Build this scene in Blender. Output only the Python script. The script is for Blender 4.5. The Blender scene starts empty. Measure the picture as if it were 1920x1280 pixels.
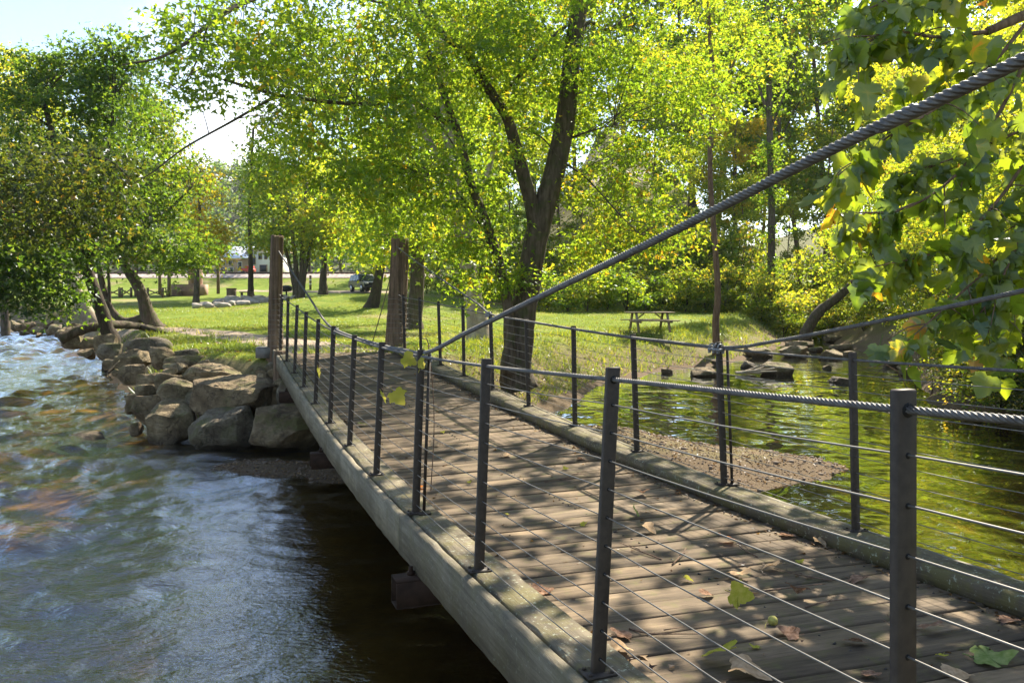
import bpy, math, random
import numpy as np
from mathutils import Vector

random.seed(7)
RNG = np.random.default_rng(7)
scene = bpy.context.scene
COL = scene.collection
PI = math.pi

# ------------------------------------------------------------------ camera, sky, sun, exposure
F, W0, CX, HY, HC = 1559.0, 1920, 960.0, 550.0, 2.7      # focal (photo px), principal x, horizon row, eye height
cam_d = bpy.data.cameras.new('camera')
cam_d.sensor_width = 36.0
cam_d.lens = F / W0 * 36.0
cam_d.shift_y = (HY - 640.0) / W0
cam_d.clip_end = 3000
cam_d.clip_start = 0.05
cam = bpy.data.objects.new('camera', cam_d)
cam.location = (0, 0, HC)
cam.rotation_euler = (PI / 2, 0, 0)
COL.objects.link(cam)
scene.camera = cam

SUN_EL, SUN_AZ = math.radians(46), math.radians(30)
sun_dir = Vector((math.sin(SUN_AZ) * math.cos(SUN_EL), math.cos(SUN_AZ) * math.cos(SUN_EL), math.sin(SUN_EL)))
world = bpy.data.worlds.new('World')
scene.world = world
world.use_nodes = True
wt = world.node_tree
bg = wt.nodes['Background']
sky = wt.nodes.new('ShaderNodeTexSky')
sky.sky_type = 'NISHITA'
sky.sun_disc = False
sky.sun_elevation = SUN_EL
sky.sun_rotation = SUN_AZ
sky.air_density = 1.0
sky.dust_density = 0.6
sky.ozone_density = 1.5
# thin broken cloud all over the sky
bw = wt.nodes.new('ShaderNodeRGBToBW')
wt.links.new(sky.outputs['Color'], bw.inputs[0])
wtc = wt.nodes.new('ShaderNodeTexCoord')
wcl = wt.nodes.new('ShaderNodeTexNoise')
wcl.inputs['Scale'].default_value = 2.6
wcl.inputs['Detail'].default_value = 7
wcl.inputs['Roughness'].default_value = .58
wt.links.new(wtc.outputs['Generated'], wcl.inputs['Vector'])
wmr = wt.nodes.new('ShaderNodeMapRange')
for i_, x_ in zip((1, 2, 3, 4), (.52, .70, .03, .85)):
    wmr.inputs[i_].default_value = x_
wt.links.new(wcl.outputs['Fac'], wmr.inputs[0])
wcol = wt.nodes.new('ShaderNodeMix')
wcol.data_type = 'RGBA'
wcol.blend_type = 'MULTIPLY'
wcol.inputs[0].default_value = 1.0
wt.links.new(bw.outputs[0], wcol.inputs[6])
wcol.inputs[7].default_value = (1.5, 1.48, 1.45, 1)
wmx = wt.nodes.new('ShaderNodeMix')
wmx.data_type = 'RGBA'
wt.links.new(wmr.outputs[0], wmx.inputs[0])
wt.links.new(sky.outputs['Color'], wmx.inputs[6])
wt.links.new(wcol.outputs[2], wmx.inputs[7])
wt.links.new(wmx.outputs[2], bg.inputs['Color'])
bg.inputs['Strength'].default_value = 0.10
sun_d = bpy.data.lights.new('sun', 'SUN')
sun_d.energy = 5.0
sun_d.angle = math.radians(0.53)
sun_d.color = (1.0, 0.90, 0.74)
sun = bpy.data.objects.new('sun', sun_d)
sun.rotation_euler = sun_dir.to_track_quat('Z', 'Y').to_euler()
sun.location = (40, 60, 90)
COL.objects.link(sun)
scene.view_settings.view_transform = 'Standard'
scene.view_settings.look = 'None'
scene.view_settings.gamma = 1.0
scene.view_settings.use_curve_mapping = False
scene.view_settings.exposure = 1.65
scene.cycles.max_bounces = 8
scene.cycles.transparent_max_bounces = 12
scene.cycles.diffuse_bounces = 4
scene.cycles.transmission_bounces = 6
scene.cycles.caustics_reflective = False
scene.cycles.caustics_refractive = False
scene.cycles.sample_clamp_indirect = 6.0


# ------------------------------------------------------------------ small helpers
def at(x, y, Y):
    """the world point seen at photo pixel x, y at depth Y"""
    return np.array([(x - CX) * Y / F, Y, HC + (HY - y) * Y / F])


def mesh_np(name, V, F_, mat=None, smooth=False, tint=None):
    V = np.asarray(V, dtype=np.float32).reshape(-1, 3)
    groups = F_ if isinstance(F_, list) else [F_]
    groups = [np.asarray(g, dtype=np.int32) for g in groups if len(g)]
    me = bpy.data.meshes.new(name)
    me.vertices.add(len(V))
    me.vertices.foreach_set('co', V.ravel())
    loops = np.concatenate([g.ravel() for g in groups])
    tot = np.concatenate([np.full(len(g), g.shape[1], np.int32) for g in groups])
    start = np.concatenate([[0], np.cumsum(tot)[:-1]]).astype(np.int32)
    me.loops.add(len(loops))
    me.loops.foreach_set('vertex_index', loops)
    me.polygons.add(len(tot))
    me.polygons.foreach_set('loop_start', start)
    me.polygons.foreach_set('loop_total', tot)
    if smooth:
        me.polygons.foreach_set('use_smooth', np.ones(len(tot), bool))
    if tint is not None:
        a = me.attributes.new('tint', 'FLOAT', 'POINT')
        a.data.foreach_set('value', np.asarray(tint, np.float32))
    me.update(calc_edges=True)
    if mat is not None:
        me.materials.append(mat)
    return me


def link(name, me, parent=None, loc=(0, 0, 0), rot=(0, 0, 0), **props):
    o = bpy.data.objects.new(name, me)
    COL.objects.link(o)
    o.location = loc
    o.rotation_euler = rot
    if parent is not None:
        o.parent = parent
    for k, v in props.items():
        if v is not None:
            o[k] = v
    return o


def thing(name, label, cat, loc=(0, 0, 0), group=None, rotz=0.0):
    return link(name, None, None, loc, (0, 0, rotz), label=label, category=cat, group=group)


def part(root, name, V, F_, mat, smooth=False, tint=None, label=None, base=None, kind=None):
    """a part in world coordinates hung on its (unrotated) thing or part"""
    b = np.array(base if base is not None else root_loc(root))
    return link(name, mesh_np(name, np.asarray(V) - b, F_, mat, smooth, tint), root, label=label, kind=kind)


def root_loc(o):
    while o.parent is not None:
        o = o.parent
    return np.array(o.location)


def single(name, V, F_, mat, base, label, cat, group=None, smooth=False, tint=None, kind=None):
    base = np.array(base)
    return link(name, mesh_np(name, np.asarray(V) - base, F_, mat, smooth, tint), None, base,
                label=label, category=cat, group=group, kind=kind)


def copy_tree(o, parent=None):
    c = o.copy()
    COL.objects.link(c)
    c.parent = parent
    for ch in list(o.children):
        copy_tree(ch, c)
    return c


class MB:
    """collects pieces of one mesh"""
    def __init__(self):
        self.v, self.q, self.t, self.n = [], [], [], 0

    def add(self, V, faces):
        V = np.asarray(V, float).reshape(-1, 3)
        for f in (faces if isinstance(faces, list) else [faces]):
            f = np.asarray(f, np.int64)
            if len(f) == 0:
                continue
            (self.q if f.shape[1] == 4 else self.t).append(f + self.n)
        self.v.append(V)
        self.n += len(V)
        return self

    def box(self, c, s, R=None):
        V, f = box(c, s, R)
        return self.add(V, f)

    def beam(self, p0, p1, w, h):
        V, f = beam(p0, p1, w, h)
        return self.add(V, f)

    def tube(self, pts, r, n=6, **k):
        V, f = tube(pts, r, n, **k)
        return self.add(V, f)

    @property
    def V(self):
        return np.concatenate(self.v)

    @property
    def F(self):
        out = []
        if self.q:
            out.append(np.concatenate(self.q))
        if self.t:
            out.append(np.concatenate(self.t))
        return out


BOXF = np.array([[0, 3, 2, 1], [4, 5, 6, 7], [0, 1, 5, 4], [1, 2, 6, 5], [2, 3, 7, 6], [3, 0, 4, 7]])


def box(c, s, R=None):
    s = np.array(s) / 2.0
    V = np.array([[-1, -1, -1], [1, -1, -1], [1, 1, -1], [-1, 1, -1], [-1, -1, 1], [1, -1, 1], [1, 1, 1], [-1, 1, 1]]) * s
    if R is not None:
        V = V @ np.array(R).T
    return V + np.array(c), BOXF


def rotz(a):
    return np.array([[math.cos(a), -math.sin(a), 0], [math.sin(a), math.cos(a), 0], [0, 0, 1]])


def beam(p0, p1, w, h, up=(0, 0, 1)):
    p0, p1 = np.array(p0, float), np.array(p1, float)
    d = p1 - p0
    L = np.linalg.norm(d)
    d /= L
    up = np.array(up, float)
    if abs(d @ up) > 0.95:
        up = np.array([0, 1.0, 0])
    s = np.cross(d, up)
    s /= np.linalg.norm(s)
    u = np.cross(s, d)
    R = np.stack([s, d, u], 1)
    return box((p0 + p1) / 2, (w, L, h), R)


def norm(v):
    return v / np.maximum(np.linalg.norm(v, axis=-1, keepdims=True), 1e-9)


def resample(pts, n):
    """smooth polyline through control points (Catmull-Rom)"""
    P = np.asarray(pts, float)
    if len(P) == 2:
        return P[0] + (P[1] - P[0]) * np.linspace(0, 1, n)[:, None]
    E = np.vstack([2 * P[0] - P[1], P, 2 * P[-1] - P[-2]])
    u = np.linspace(0, len(P) - 1 - 1e-6, n)
    i = u.astype(int)
    f = (u - i)[:, None]
    a, b, c, d = E[i], E[i + 1], E[i + 2], E[i + 3]
    return 0.5 * (2 * b + (c - a) * f + (2 * a - 5 * b + 4 * c - d) * f ** 2 + (3 * b - a - 3 * c + d) * f ** 3)


def tube(pts, r, n=8, twist=None, lobes=0, depth=0.2, rough=0.0, seed=0, cap=True):
    P = np.asarray(pts, float)
    m = len(P)
    r = np.full(m, r, float) if np.isscalar(r) else np.asarray(r, float)
    T = norm(np.gradient(P, axis=0))
    ref = np.array([0, 0, 1.0]) if abs(T[0][2]) < 0.9 else np.array([0, 1.0, 0])
    Nn = np.zeros_like(P)
    v = ref - T[0] * (ref @ T[0])
    v /= np.linalg.norm(v)
    Nn[0] = v
    for i in range(1, m):
        v = Nn[i - 1] - T[i] * (Nn[i - 1] @ T[i])
        Nn[i] = v / max(np.linalg.norm(v), 1e-9)
    B = np.cross(T, Nn)
    a = np.linspace(0, 2 * PI, n, endpoint=False)
    prof = np.ones(n)
    if lobes:
        prof = 1 - depth + depth * np.abs(np.cos(a * lobes / 2.0))
    ang = np.broadcast_to(a, (m, n)).copy()
    if twist is not None:
        ang = ang + np.asarray(twist)[:, None]
    rad = r[:, None] * prof[None, :]
    if rough:
        g = np.random.default_rng(seed)
        rad = rad * (1 + rough * g.normal(0, 1, (m, n)))
    V = P[:, None, :] + rad[..., None] * (np.cos(ang)[..., None] * Nn[:, None, :] + np.sin(ang)[..., None] * B[:, None, :])
    i = np.arange(m - 1)[:, None] * n
    j = np.arange(n)[None, :]
    k = (j + 1) % n
    q = np.stack([i + j, i + k, i + n + k, i + n + j], -1).reshape(-1, 4)
    V = V.reshape(-1, 3)
    fs = [q]
    if cap:
        V = np.vstack([V, P[0], P[-1]])
        c0, c1 = m * n, m * n + 1
        jj = np.arange(n)
        kk = (jj + 1) % n
        fs.append(np.concatenate([np.stack([np.full(n, c0), kk, jj], -1),
                                  np.stack([np.full(n, c1), (m - 1) * n + jj, (m - 1) * n + kk], -1)]))
    return V, fs


def vnoise(P, scale, seed=0, octs=3):
    """cheap value noise from sines, -1..1"""
    g = np.random.default_rng(seed)
    out = np.zeros(len(P))
    amp, tot = 1.0, 0.0
    for o in range(octs):
        for k in range(3):
            d = g.normal(0, 1, P.shape[1])
            d *= (2 ** o) / scale / np.linalg.norm(d) * 2.2
            out += amp * np.sin(P @ d + g.uniform(0, 6.28)) / 3
        tot += amp
        amp *= 0.55
    return out / tot * 1.5


# ------------------------------------------------------------------ materials
class NT:
    def __init__(self, name):
        self.m = bpy.data.materials.new(name)
        self.m.use_nodes = True
        self.t = self.m.node_tree
        self.t.nodes.clear()
        self.out = self.t.nodes.new('ShaderNodeOutputMaterial')

    def n(self, typ, **kw):
        nd = self.t.nodes.new('ShaderNode' + typ)
        for k, v in kw.items():
            if k in nd.inputs:
                nd.inputs[k].default_value = v
            else:
                setattr(nd, k, v)
        return nd

    def l(self, a, b):
        self.t.links.new(a, b)

    def noise(self, vec, scale, detail=4, rough=0.55, stretch=None):
        if stretch is not None:
            mp = self.n('Mapping')
            mp.inputs['Scale'].default_value = stretch
            self.l(vec, mp.inputs['Vector'])
            vec = mp.outputs[0]
        nz = self.n('TexNoise')
        nz.inputs['Scale'].default_value = scale
        nz.inputs['Detail'].default_value = detail
        nz.inputs['Roughness'].default_value = rough
        self.l(vec, nz.inputs['Vector'])
        return nz.outputs['Fac']

    def ramp(self, fac, stops, interp='LINEAR'):
        r = self.n('ValToRGB')
        r.color_ramp.interpolation = interp
        el = r.color_ramp.elements
        while len(el) < len(stops):
            el.new(0.5)
        for e, (p, c) in zip(el, stops):
            e.position = p
            e.color = (*c, 1) if len(c) == 3 else c
        self.l(fac, r.inputs[0])
        return r.outputs[0]

    def rng(self, v, a, b, c=0.0, d=1.0):
        mr = self.n('MapRange')
        for k, x in zip((1, 2, 3, 4), (a, b, c, d)):
            mr.inputs[k].default_value = x
        self.l(v, mr.inputs[0])
        return mr.outputs[0]

    def math(self, op, a, b=None):
        md = self.n('Math', operation=op)
        for i, x in enumerate((a, b)):
            if x is None:
                continue
            if isinstance(x, (int, float)):
                md.inputs[i].default_value = x
            else:
                self.l(x, md.inputs[i])
        return md.outputs[0]

    def mix(self, fac, a, b, mode='MIX'):
        mx = self.n('Mix', data_type='RGBA', blend_type=mode)
        for sock, x in ((mx.inputs[0], fac), (mx.inputs[6], a), (mx.inputs[7], b)):
            if isinstance(x, (int, float)):
                sock.default_value = x
            elif isinstance(x, tuple):
                sock.default_value = (*x, 1)
            else:
                self.l(x, sock)
        return mx.outputs[2]

    def bsdf(self, color, rough=0.7, metal=0.0, spec=0.5, bump=None, bstr=0.5, bdist=0.01):
        p = self.n('BsdfPrincipled')
        for sock, x in ((p.inputs['Base Color'], color), (p.inputs['Roughness'], rough), (p.inputs['Metallic'], metal)):
            if isinstance(x, (int, float)):
                sock.default_value = x
            elif isinstance(x, tuple):
                sock.default_value = (*x, 1)
            else:
                self.l(x, sock)
        p.inputs['Specular IOR Level'].default_value = spec
        if bump is not None:
            b = self.n('Bump')
            b.inputs['Strength'].default_value = bstr
            b.inputs['Distance'].default_value = bdist
            self.l(bump, b.inputs['Height'])
            self.l(b.outputs[0], p.inputs['Normal'])
        self.l(p.outputs[0], self.out.inputs['Surface'])
        return self.m

    def obj(self):
        return self.n('TexCoord').outputs['Object']

    def pos(self):
        return self.n('NewGeometry').outputs['Position']


def plain(name, col, rough=0.6, metal=0.0, var=0.25, scale=20, spec=0.4):
    t = NT(name)
    nz = t.noise(t.obj(), scale, 5)
    c = t.ramp(nz, [(0.3, tuple(x * (1 - var) for x in col)), (0.7, tuple(min(1, x * (1 + var)) for x in col))])
    return t.bsdf(c, rough, metal, spec, bump=nz, bstr=0.2, bdist=0.005)


def leaf_mat(name, stops, trans=2.4, share=0.58, gloss=0.025, back=None):
    t = NT(name)
    a = t.n('Attribute', attribute_name='tint')
    c = t.ramp(a.outputs['Fac'], stops)
    d = t.n('BsdfDiffuse')
    t.l(c, d.inputs['Color'])
    tr = t.n('BsdfTranslucent')
    tc = t.mix(1.0, c, tuple(trans * x for x in (1.22, 1.0, 0.45)), 'MULTIPLY')
    t.l(tc, tr.inputs['Color'])
    mx = t.n('MixShader')
    mx.inputs[0].default_value = share
    t.l(d.outputs[0], mx.inputs[1])
    t.l(tr.outputs[0], mx.inputs[2])
    g = t.n('BsdfGlossy')
    g.inputs['Roughness'].default_value = 0.38
    g.inputs['Color'].default_value = (0.9, 0.95, 1, 1)
    m2 = t.n('MixShader')
    m2.inputs[0].default_value = gloss
    t.l(mx.outputs[0], m2.inputs[1])
    t.l(g.outputs[0], m2.inputs[2])
    t.l(m2.outputs[0], t.out.inputs['Surface'])
    return t.m


LEAF = {
    'maple': leaf_mat('maple_leaves', [(0, (.035, .075, .010)), (.35, (.07, .135, .014)), (.7, (.11, .165, .016)), (.9, (.17, .19, .018)), (1, (.28, .19, .02))], 3.6),
    'bright': leaf_mat('bright_leaves', [(0, (.05, .10, .012)), (.4, (.10, .155, .016)), (.8, (.16, .19, .018)), (1, (.26, .23, .022))], 3.6),
    'gold': leaf_mat('golden_leaves', [(0, (.12, .15, .015)), (.4, (.24, .22, .02)), (.8, (.33, .23, .02)), (1, (.36, .15, .02))], 3.0),
    'dark': leaf_mat('dark_leaves', [(0, (.022, .055, .010)), (.5, (.05, .10, .014)), (.85, (.085, .135, .016)), (1, (.17, .16, .02))], 3.2),
    'brown': leaf_mat('browning_leaves', [(0, (.022, .04, .010)), (.45, (.042, .065, .013)), (.75, (.075, .080, .015)), (.92, (.13, .095, .018)), (1, (.24, .15, .02))], 2.4),
    'shrub': leaf_mat('shrub_leaves', [(0, (.04, .085, .012)), (.4, (.09, .145, .016)), (.8, (.17, .20, .022)), (1, (.28, .22, .03))], 3.3),
    'sycamore': leaf_mat('sycamore_leaves', [(0, (.04, .085, .010)), (.4, (.085, .135, .013)), (.8, (.14, .18, .015)), (.92, (.24, .23, .02)), (1, (.36, .17, .03))], 3.4, .58, .05),
    'far': leaf_mat('far_leaves', [(0, (.035, .075, .035)), (.5, (.06, .11, .04)), (1, (.11, .14, .04))], 2.6),
    'grass': leaf_mat('grass_blades', [(0, (.085, .145, .018)), (.5, (.15, .21, .028)), (1, (.28, .28, .055))], 2.2, .4, .04),
    'litter': leaf_mat('leaf_litter', [(0, (.07, .04, .02)), (.5, (.15, .09, .045)), (1, (.30, .20, .10))], 1.2, .25, .03),
}


def bark_mat(name, c0, c1, moss=0.0, stretch=(1, 1, .16), scale=14):
    t = NT(name)
    v = t.obj()
    n1 = t.noise(v, scale, 6, .65, stretch)
    n2 = t.noise(v, 3.0, 4)
    c = t.ramp(n1, [(.3, c0), (.68, c1)])
    c = t.mix(t.rng(n2, .35, .75, 0, .5), c, tuple(x * .6 for x in c0))
    if moss:
        c = t.mix(t.rng(t.noise(v, 5, 5), .5, .62, 0, moss), c, (.055, .075, .018))
    return t.bsdf(c, .9, 0, .2, bump=n1, bstr=.9, bdist=.03)


BARK = bark_mat('grey_brown_bark', (.045, .033, .024), (.17, .135, .10), .5)
BARK_DARK = bark_mat('dark_bark', (.025, .019, .014), (.09, .07, .05), .35)
BARK_PALE = bark_mat('pale_mottled_bark', (.20, .15, .10), (.46, .40, .32), .0, (1, 1, .5), 5)
BARK_RED = bark_mat('reddish_bark', (.09, .055, .035), (.26, .17, .115), .0)
CEDAR = bark_mat('cedar_log', (.048, .032, .021), (.27, .185, .125), .15, (1, 1, .05), 20)

# weathered deck wood; grain runs along the long axis of each plank
def wood_mat(name, c0, c1, stretch, moss=.35, mosscol=(.075, .09, .02), lichen=0.0, use_random=True, mossat=.54):
    t = NT(name)
    v = t.obj()
    oi = t.n('ObjectInfo')
    off = t.n('VectorMath', operation='ADD')
    cmb = t.n('CombineXYZ')
    for i in range(3):
        t.l(t.math('MULTIPLY', oi.outputs['Random'], 17.0 + 9 * i), cmb.inputs[i])
    t.l(v, off.inputs[0])
    t.l(cmb.outputs[0], off.inputs[1])
    vv = off.outputs[0] if use_random else v
    g1 = t.noise(vv, 24, 7, .7, stretch)
    g2 = t.noise(vv, 2.2, 4, .6)
    c = t.ramp(g1, [(.28, c0), (.5, tuple((a + b) / 2 for a, b in zip(c0, c1))), (.72, c1)])
    c = t.mix(t.rng(g2, .35, .7, 0, .55), c, tuple(x * .55 for x in c0))
    tone = t.ramp(oi.outputs['Random'], [(0, (.58, .57, .56)), (.3, (.92, .88, .82)), (.6, (1, 1, 1)), (1, (1.32, 1.26, 1.18))])
    c = t.mix(1.0, c, tone, 'MULTIPLY')
    m = t.noise(v, 6, 6, .7)
    c = t.mix(t.rng(m, mossat, mossat + .12, 0, moss), c, mosscol)
    if lichen:
        lz = t.noise(v, 38, 5, .7)
        c = t.mix(t.rng(lz, .58, .66, 0, lichen), c, (.34, .36, .26))
    return t.bsdf(c, .85, 0, .25, bump=g1, bstr=.7, bdist=.012)


DECK = wood_mat('weathered_deck_boards', (.052, .038, .024), (.25, .185, .115), (.09, 1, 1), .34, (.10, .11, .02))
CURB = wood_mat('mossy_curb_timber', (.075, .062, .042), (.225, .192, .132), (1, .07, 1), .6, (.125, .110, .035), .8, mossat=.46)
FASCIA = wood_mat('grey_fascia_timber', (.085, .075, .053), (.28, .255, .195), (1, .06, 1), .45, (.13, .115, .06), .35, mossat=.48)
TABLEWOOD = wood_mat('picnic_table_boards', (.20, .16, .11), (.42, .36, .27), (.08, 1, 1), .1)

t = NT('bronze_powder_coat')
nz = t.noise(t.obj(), 40, 5)
POST = t.bsdf(t.ramp(nz, [(.3, (.026, .0195, .0145)), (.7, (.048, .036, .027))]), .55, .0, .25, bump=nz, bstr=.08, bdist=.003)
POSTCUT = plain('dark_hole', (.006, .006, .006), .9)
t = NT('galvanised_wire_rope')
nz = t.noise(t.obj(), 30, 5, .7)
CABLE = t.bsdf(t.ramp(nz, [(.3, (.055, .052, .049)), (.7, (.15, .143, .135))]), .55, .4, .4, bump=nz, bstr=.15, bdist=.002)
WIRE = plain('stainless_wire', (.16, .152, .14), .55, .5, .2)
STEEL = plain('rusty_primer_steel', (.032, .019, .013), .8, 0, .4, 12, .1)
GALV = plain('galvanised_clamp', (.20, .21, .22), .45, .7)

t = NT('boulder_stone')
v = t.obj()
oi = t.n('ObjectInfo')
off = t.n('VectorMath', operation='ADD')
cmb = t.n('CombineXYZ')
for i in range(3):
    t.l(t.math('MULTIPLY', oi.outputs['Random'], 31.0 + 7 * i), cmb.inputs[i])
t.l(v, off.inputs[0])
t.l(cmb.outputs[0], off.inputs[1])
vv = off.outputs[0]
r1 = t.noise(vv, 3.2, 8, .68)
r2 = t.noise(vv, 14, 7, .7, (1, 1, 2.6))
c = t.ramp(r1, [(.30, (.085, .062, .038)), (.5, (.25, .20, .125)), (.70, (.45, .38, .26))])
c = t.mix(t.rng(r2, .3, .55, .55, 0), c, (.09, .075, .06))
tone = t.ramp(oi.outputs['Random'], [(0, (.70, .72, .80)), (.35, (1.0, .97, .9)), (.7, (1.08, 1.0, .88)), (1, (.82, .74, .66))])
c = t.mix(1.0, c, tone, 'MULTIPLY')
vr = t.n('TexVoronoi', feature='DISTANCE_TO_EDGE')
vr.inputs['Scale'].default_value = 1.9
dsv = t.n('VectorMath', operation='ADD')
t.l(vv, dsv.inputs[0])
nzv = t.n('TexNoise')
nzv.inputs['Scale'].default_value = 3.5
nzv.inputs['Detail'].default_value = 5
t.l(vv, nzv.inputs['Vector'])
t.l(nzv.outputs['Color'], dsv.inputs[1])
t.l(dsv.outputs[0], vr.inputs['Vector'])
crack = t.rng(vr.outputs['Distance'], 0, .028, 0, 1)
c = t.mix(t.math('SUBTRACT', .6, t.math('MULTIPLY', crack, .6)), c, (.05, .04, .03))
mo = t.noise(vv, 2.4, 6, .65)
nrm = t.n('NewGeometry')
sx = t.n('SeparateXYZ')
t.l(nrm.outputs['Normal'], sx.inputs[0])
up = t.rng(sx.outputs[2], -.1, .7, .25, 1)
c = t.mix(t.math('MULTIPLY', t.rng(mo, .50, .62, 0, .75), up), c, (.12, .125, .035))
sz = t.n('SeparateXYZ')
t.l(t.pos(), sz.inputs[0])
wetline = t.rng(sz.outputs[2], .06, .22, .62, 0)
c = t.mix(wetline, c, (.045, .035, .028))
ROCK = t.bsdf(c, .85, 0, .3, bump=t.math('ADD', t.math('ADD', r1, t.math('MULTIPLY', r2, .6)), t.math('MULTIPLY', crack, .22)), bstr=1.0, bdist=.12)

# ------------------------------------------------------------------ terrain
def unproj(x, y, z=0.0):
    Y = (HC - z) * F / (y - HY)
    return ((x - CX) * Y / F, Y)


LANDA = np.array([(-300, 150), (-120, 105), (-70, 84), (-44, 71), (-28, 52.6), (-19.5, 38), (-14.6, 30.5), (-11, 23.5), (-9.0, 19.6),
                  (-7.2, 16.6), (-5.4, 15.4), (-3.4, 14.9), (-1.8, 15.2), (-.5, 16.6), (.6, 18.6), (1.5, 21), (2.6, 24.5), (5.4, 29.2), (8, 31.5),
                  (10.3, 35.5), (13.3, 41.5), (16.0, 47.5), (18.5, 58), (24, 90), (26, 420), (-300, 420)])
LANDB = np.array([(11.5, -40), (11.0, 6), (10.6, 12), (10.4, 17), (10.6, 21), (13.4, 27.5), (15.4, 33), (16.6, 40), (18.0, 47), (20.3, 58),
                  (25.5, 90), (27, 420), (300, 420), (300, -40)])
BAR1 = np.array([unproj(x, y, .05) for x, y in [(1000, 795), (1180, 800), (1330, 830), (1520, 852), (1595, 872), (1560, 893), (1430, 912), (1395, 930), (1330, 915), (1200, 880), (1050, 850)]])
BAR2 = np.array([unproj(x, y, .05) for x, y in [(398, 870), (450, 860), (560, 860), (650, 862), (760, 870), (760, 905), (640, 899), (540, 893), (440, 884)]])


def poly_sd(P, poly):
    a = poly
    b = np.roll(poly, -1, axis=0)
    d2 = np.full(len(P), 1e18)
    inside = np.zeros(len(P), bool)
    for (ax, ay), (bx, by) in zip(a, b):
        ex, ey = bx - ax, by - ay
        wx, wy = P[:, 0] - ax, P[:, 1] - ay
        tt = np.clip((wx * ex + wy * ey) / (ex * ex + ey * ey), 0, 1)
        d2 = np.minimum(d2, (wx - ex * tt) ** 2 + (wy - ey * tt) ** 2)
        if ey != 0:
            c = ((ay > P[:, 1]) != (by > P[:, 1])) & (P[:, 0] < ex * (P[:, 1] - ay) / ey + ax)
            inside ^= c
    d = np.sqrt(d2)
    return np.where(inside, d, -d)


def sstep(t):
    t = np.clip(t, 0, 1)
    return t * t * (3 - 2 * t)


LAWN_Y = [0, 15, 20, 30, 38, 50, 60, 72, 85, 92, 96, 101, 106, 112, 150, 220, 420]
LAWN_Z = [1.5, 1.5, 1.36, 1.2, 1.22, 1.62, 1.95, 2.35, 2.85, 3.0, 3.35, 4.75, 4.85, 4.9, 6.2, 8, 12]


def H(P):
    P = np.asarray(P, float)
    X, Y = P[:, 0], P[:, 1]
    wob = vnoise(P, 2.2, 3, 3) * .28
    sa = poly_sd(P, LANDA) + wob * .8
    sb = poly_sd(P, LANDB) + wob
    z = -0.62 + .12 * vnoise(P, 3.0, 5, 3)
    side = .939 * X + .3433 * Y
    z = z - .85 * sstep((1.2 - side) / 3.0) * sstep((-sa - .8) / 2.2)
    z = z + .75 * np.exp(-(((X + 11.5) / 4.5) ** 2 + ((Y - 20.5) / 1.6) ** 2)) + .85 * np.exp(-(((X + 3.2) / 1.2) ** 2 + ((Y - 11.7) / .8) ** 2))
    z = np.where(side > 3, z + .2, z)
    z = np.minimum(z, -.16)
    # lawn land
    lz = np.interp(Y, LAWN_Y, LAWN_Z)
    lz = lz + .75 * np.exp(-(((X + 11.0) / 5.5) ** 2 + ((Y - 55) / 5.0) ** 2)) + .35 * np.exp(-(((X + 4) / 5) ** 2 + ((Y - 57) / 6) ** 2))
    lz = lz + .05 * vnoise(P, 5.0, 8, 2)
    rise = np.clip(Y - 55, 0, None) * sstep((X + 14 - .12 * (Y - 55)) / 22.0)
    lz = lz + .26 * rise
    wA = np.interp(X, [-9, -2, 0, 3, 14, 20], [1.5, 1.5, 2.6, 3.2, 3.0, 4])
    za = np.where(sa > 0, lz * sstep(.12 + sa / wA * .88) , sa * .32)
    za = np.where(sa > 0, np.maximum(za, .05), za)
    lb = 1.5 + np.clip(sb - 2, 0, None) * .30
    zb = np.where(sb > 0, lb * sstep(.12 + sb / 2.4 * .88), sb * .5)
    tt = -.3433 * X + .939 * Y
    sc = -2.4 - tt
    zc_ = np.where(sc > 0, 1.25 * sstep(sc / 1.5), sc * .5)
    s1 = poly_sd(P, BAR1) + wob * .35
    s2 = poly_sd(P, BAR2) + wob * .2
    zb1 = np.where(s1 > 0, .03 + .16 * sstep(s1 / 1.0), s1 * .22)
    zb2 = np.where(s2 > 0, .02 + .07 * sstep(s2 / .6), s2 * .22)
    z = np.maximum.reduce([z, za, zb, zc_, zb1, zb2])
    return z + .02 * vnoise(P, .7, 11, 2)


def h1(x, y):
    return float(H(np.array([[x, y]]))[0])


def ground_at(x, y, y0=8.0, y1=170.0, zmin=None):
    """first terrain point seen at photo pixel x, y"""
    Y = np.concatenate([np.arange(y0, 60, .1), np.arange(60, y1, .4)])
    X = (x - CX) * Y / F
    z = HC + (HY - y) * Y / F
    h = H(np.stack([X, Y], 1))
    if zmin is not None:
        h = np.maximum(h, zmin)
    k = np.argmax(z <= h)
    if not (z <= h).any():
        k = len(Y) - 1
    return np.array([X[k], Y[k], h[k]])


def axis(a):
    out = []
    for lo, hi, st in a:
        out.append(np.arange(lo, hi, st))
    return np.unique(np.concatenate(out))


gx = axis([(-300, -60, 6), (-60, -20, 1.0), (-20, 22, .22), (22, 50, .8), (50, 306, 8)])
gy = axis([(-40, 4, 2), (4, 10, .5), (10, 38, .2), (38, 70, .45), (70, 130, 1.0), (130, 424, 8)])
GX, GY = np.meshgrid(gx, gy, indexing='xy')
GP = np.stack([GX.ravel(), GY.ravel()], 1)
GZ = H(GP)
nx, ny = len(gx), len(gy)
ii = np.arange(ny - 1)[:, None] * nx
jj = np.arange(nx - 1)[None, :]
gq = np.stack([ii + jj, ii + jj + 1, ii + nx + jj + 1, ii + nx + jj], -1).reshape(-1, 4)

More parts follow.
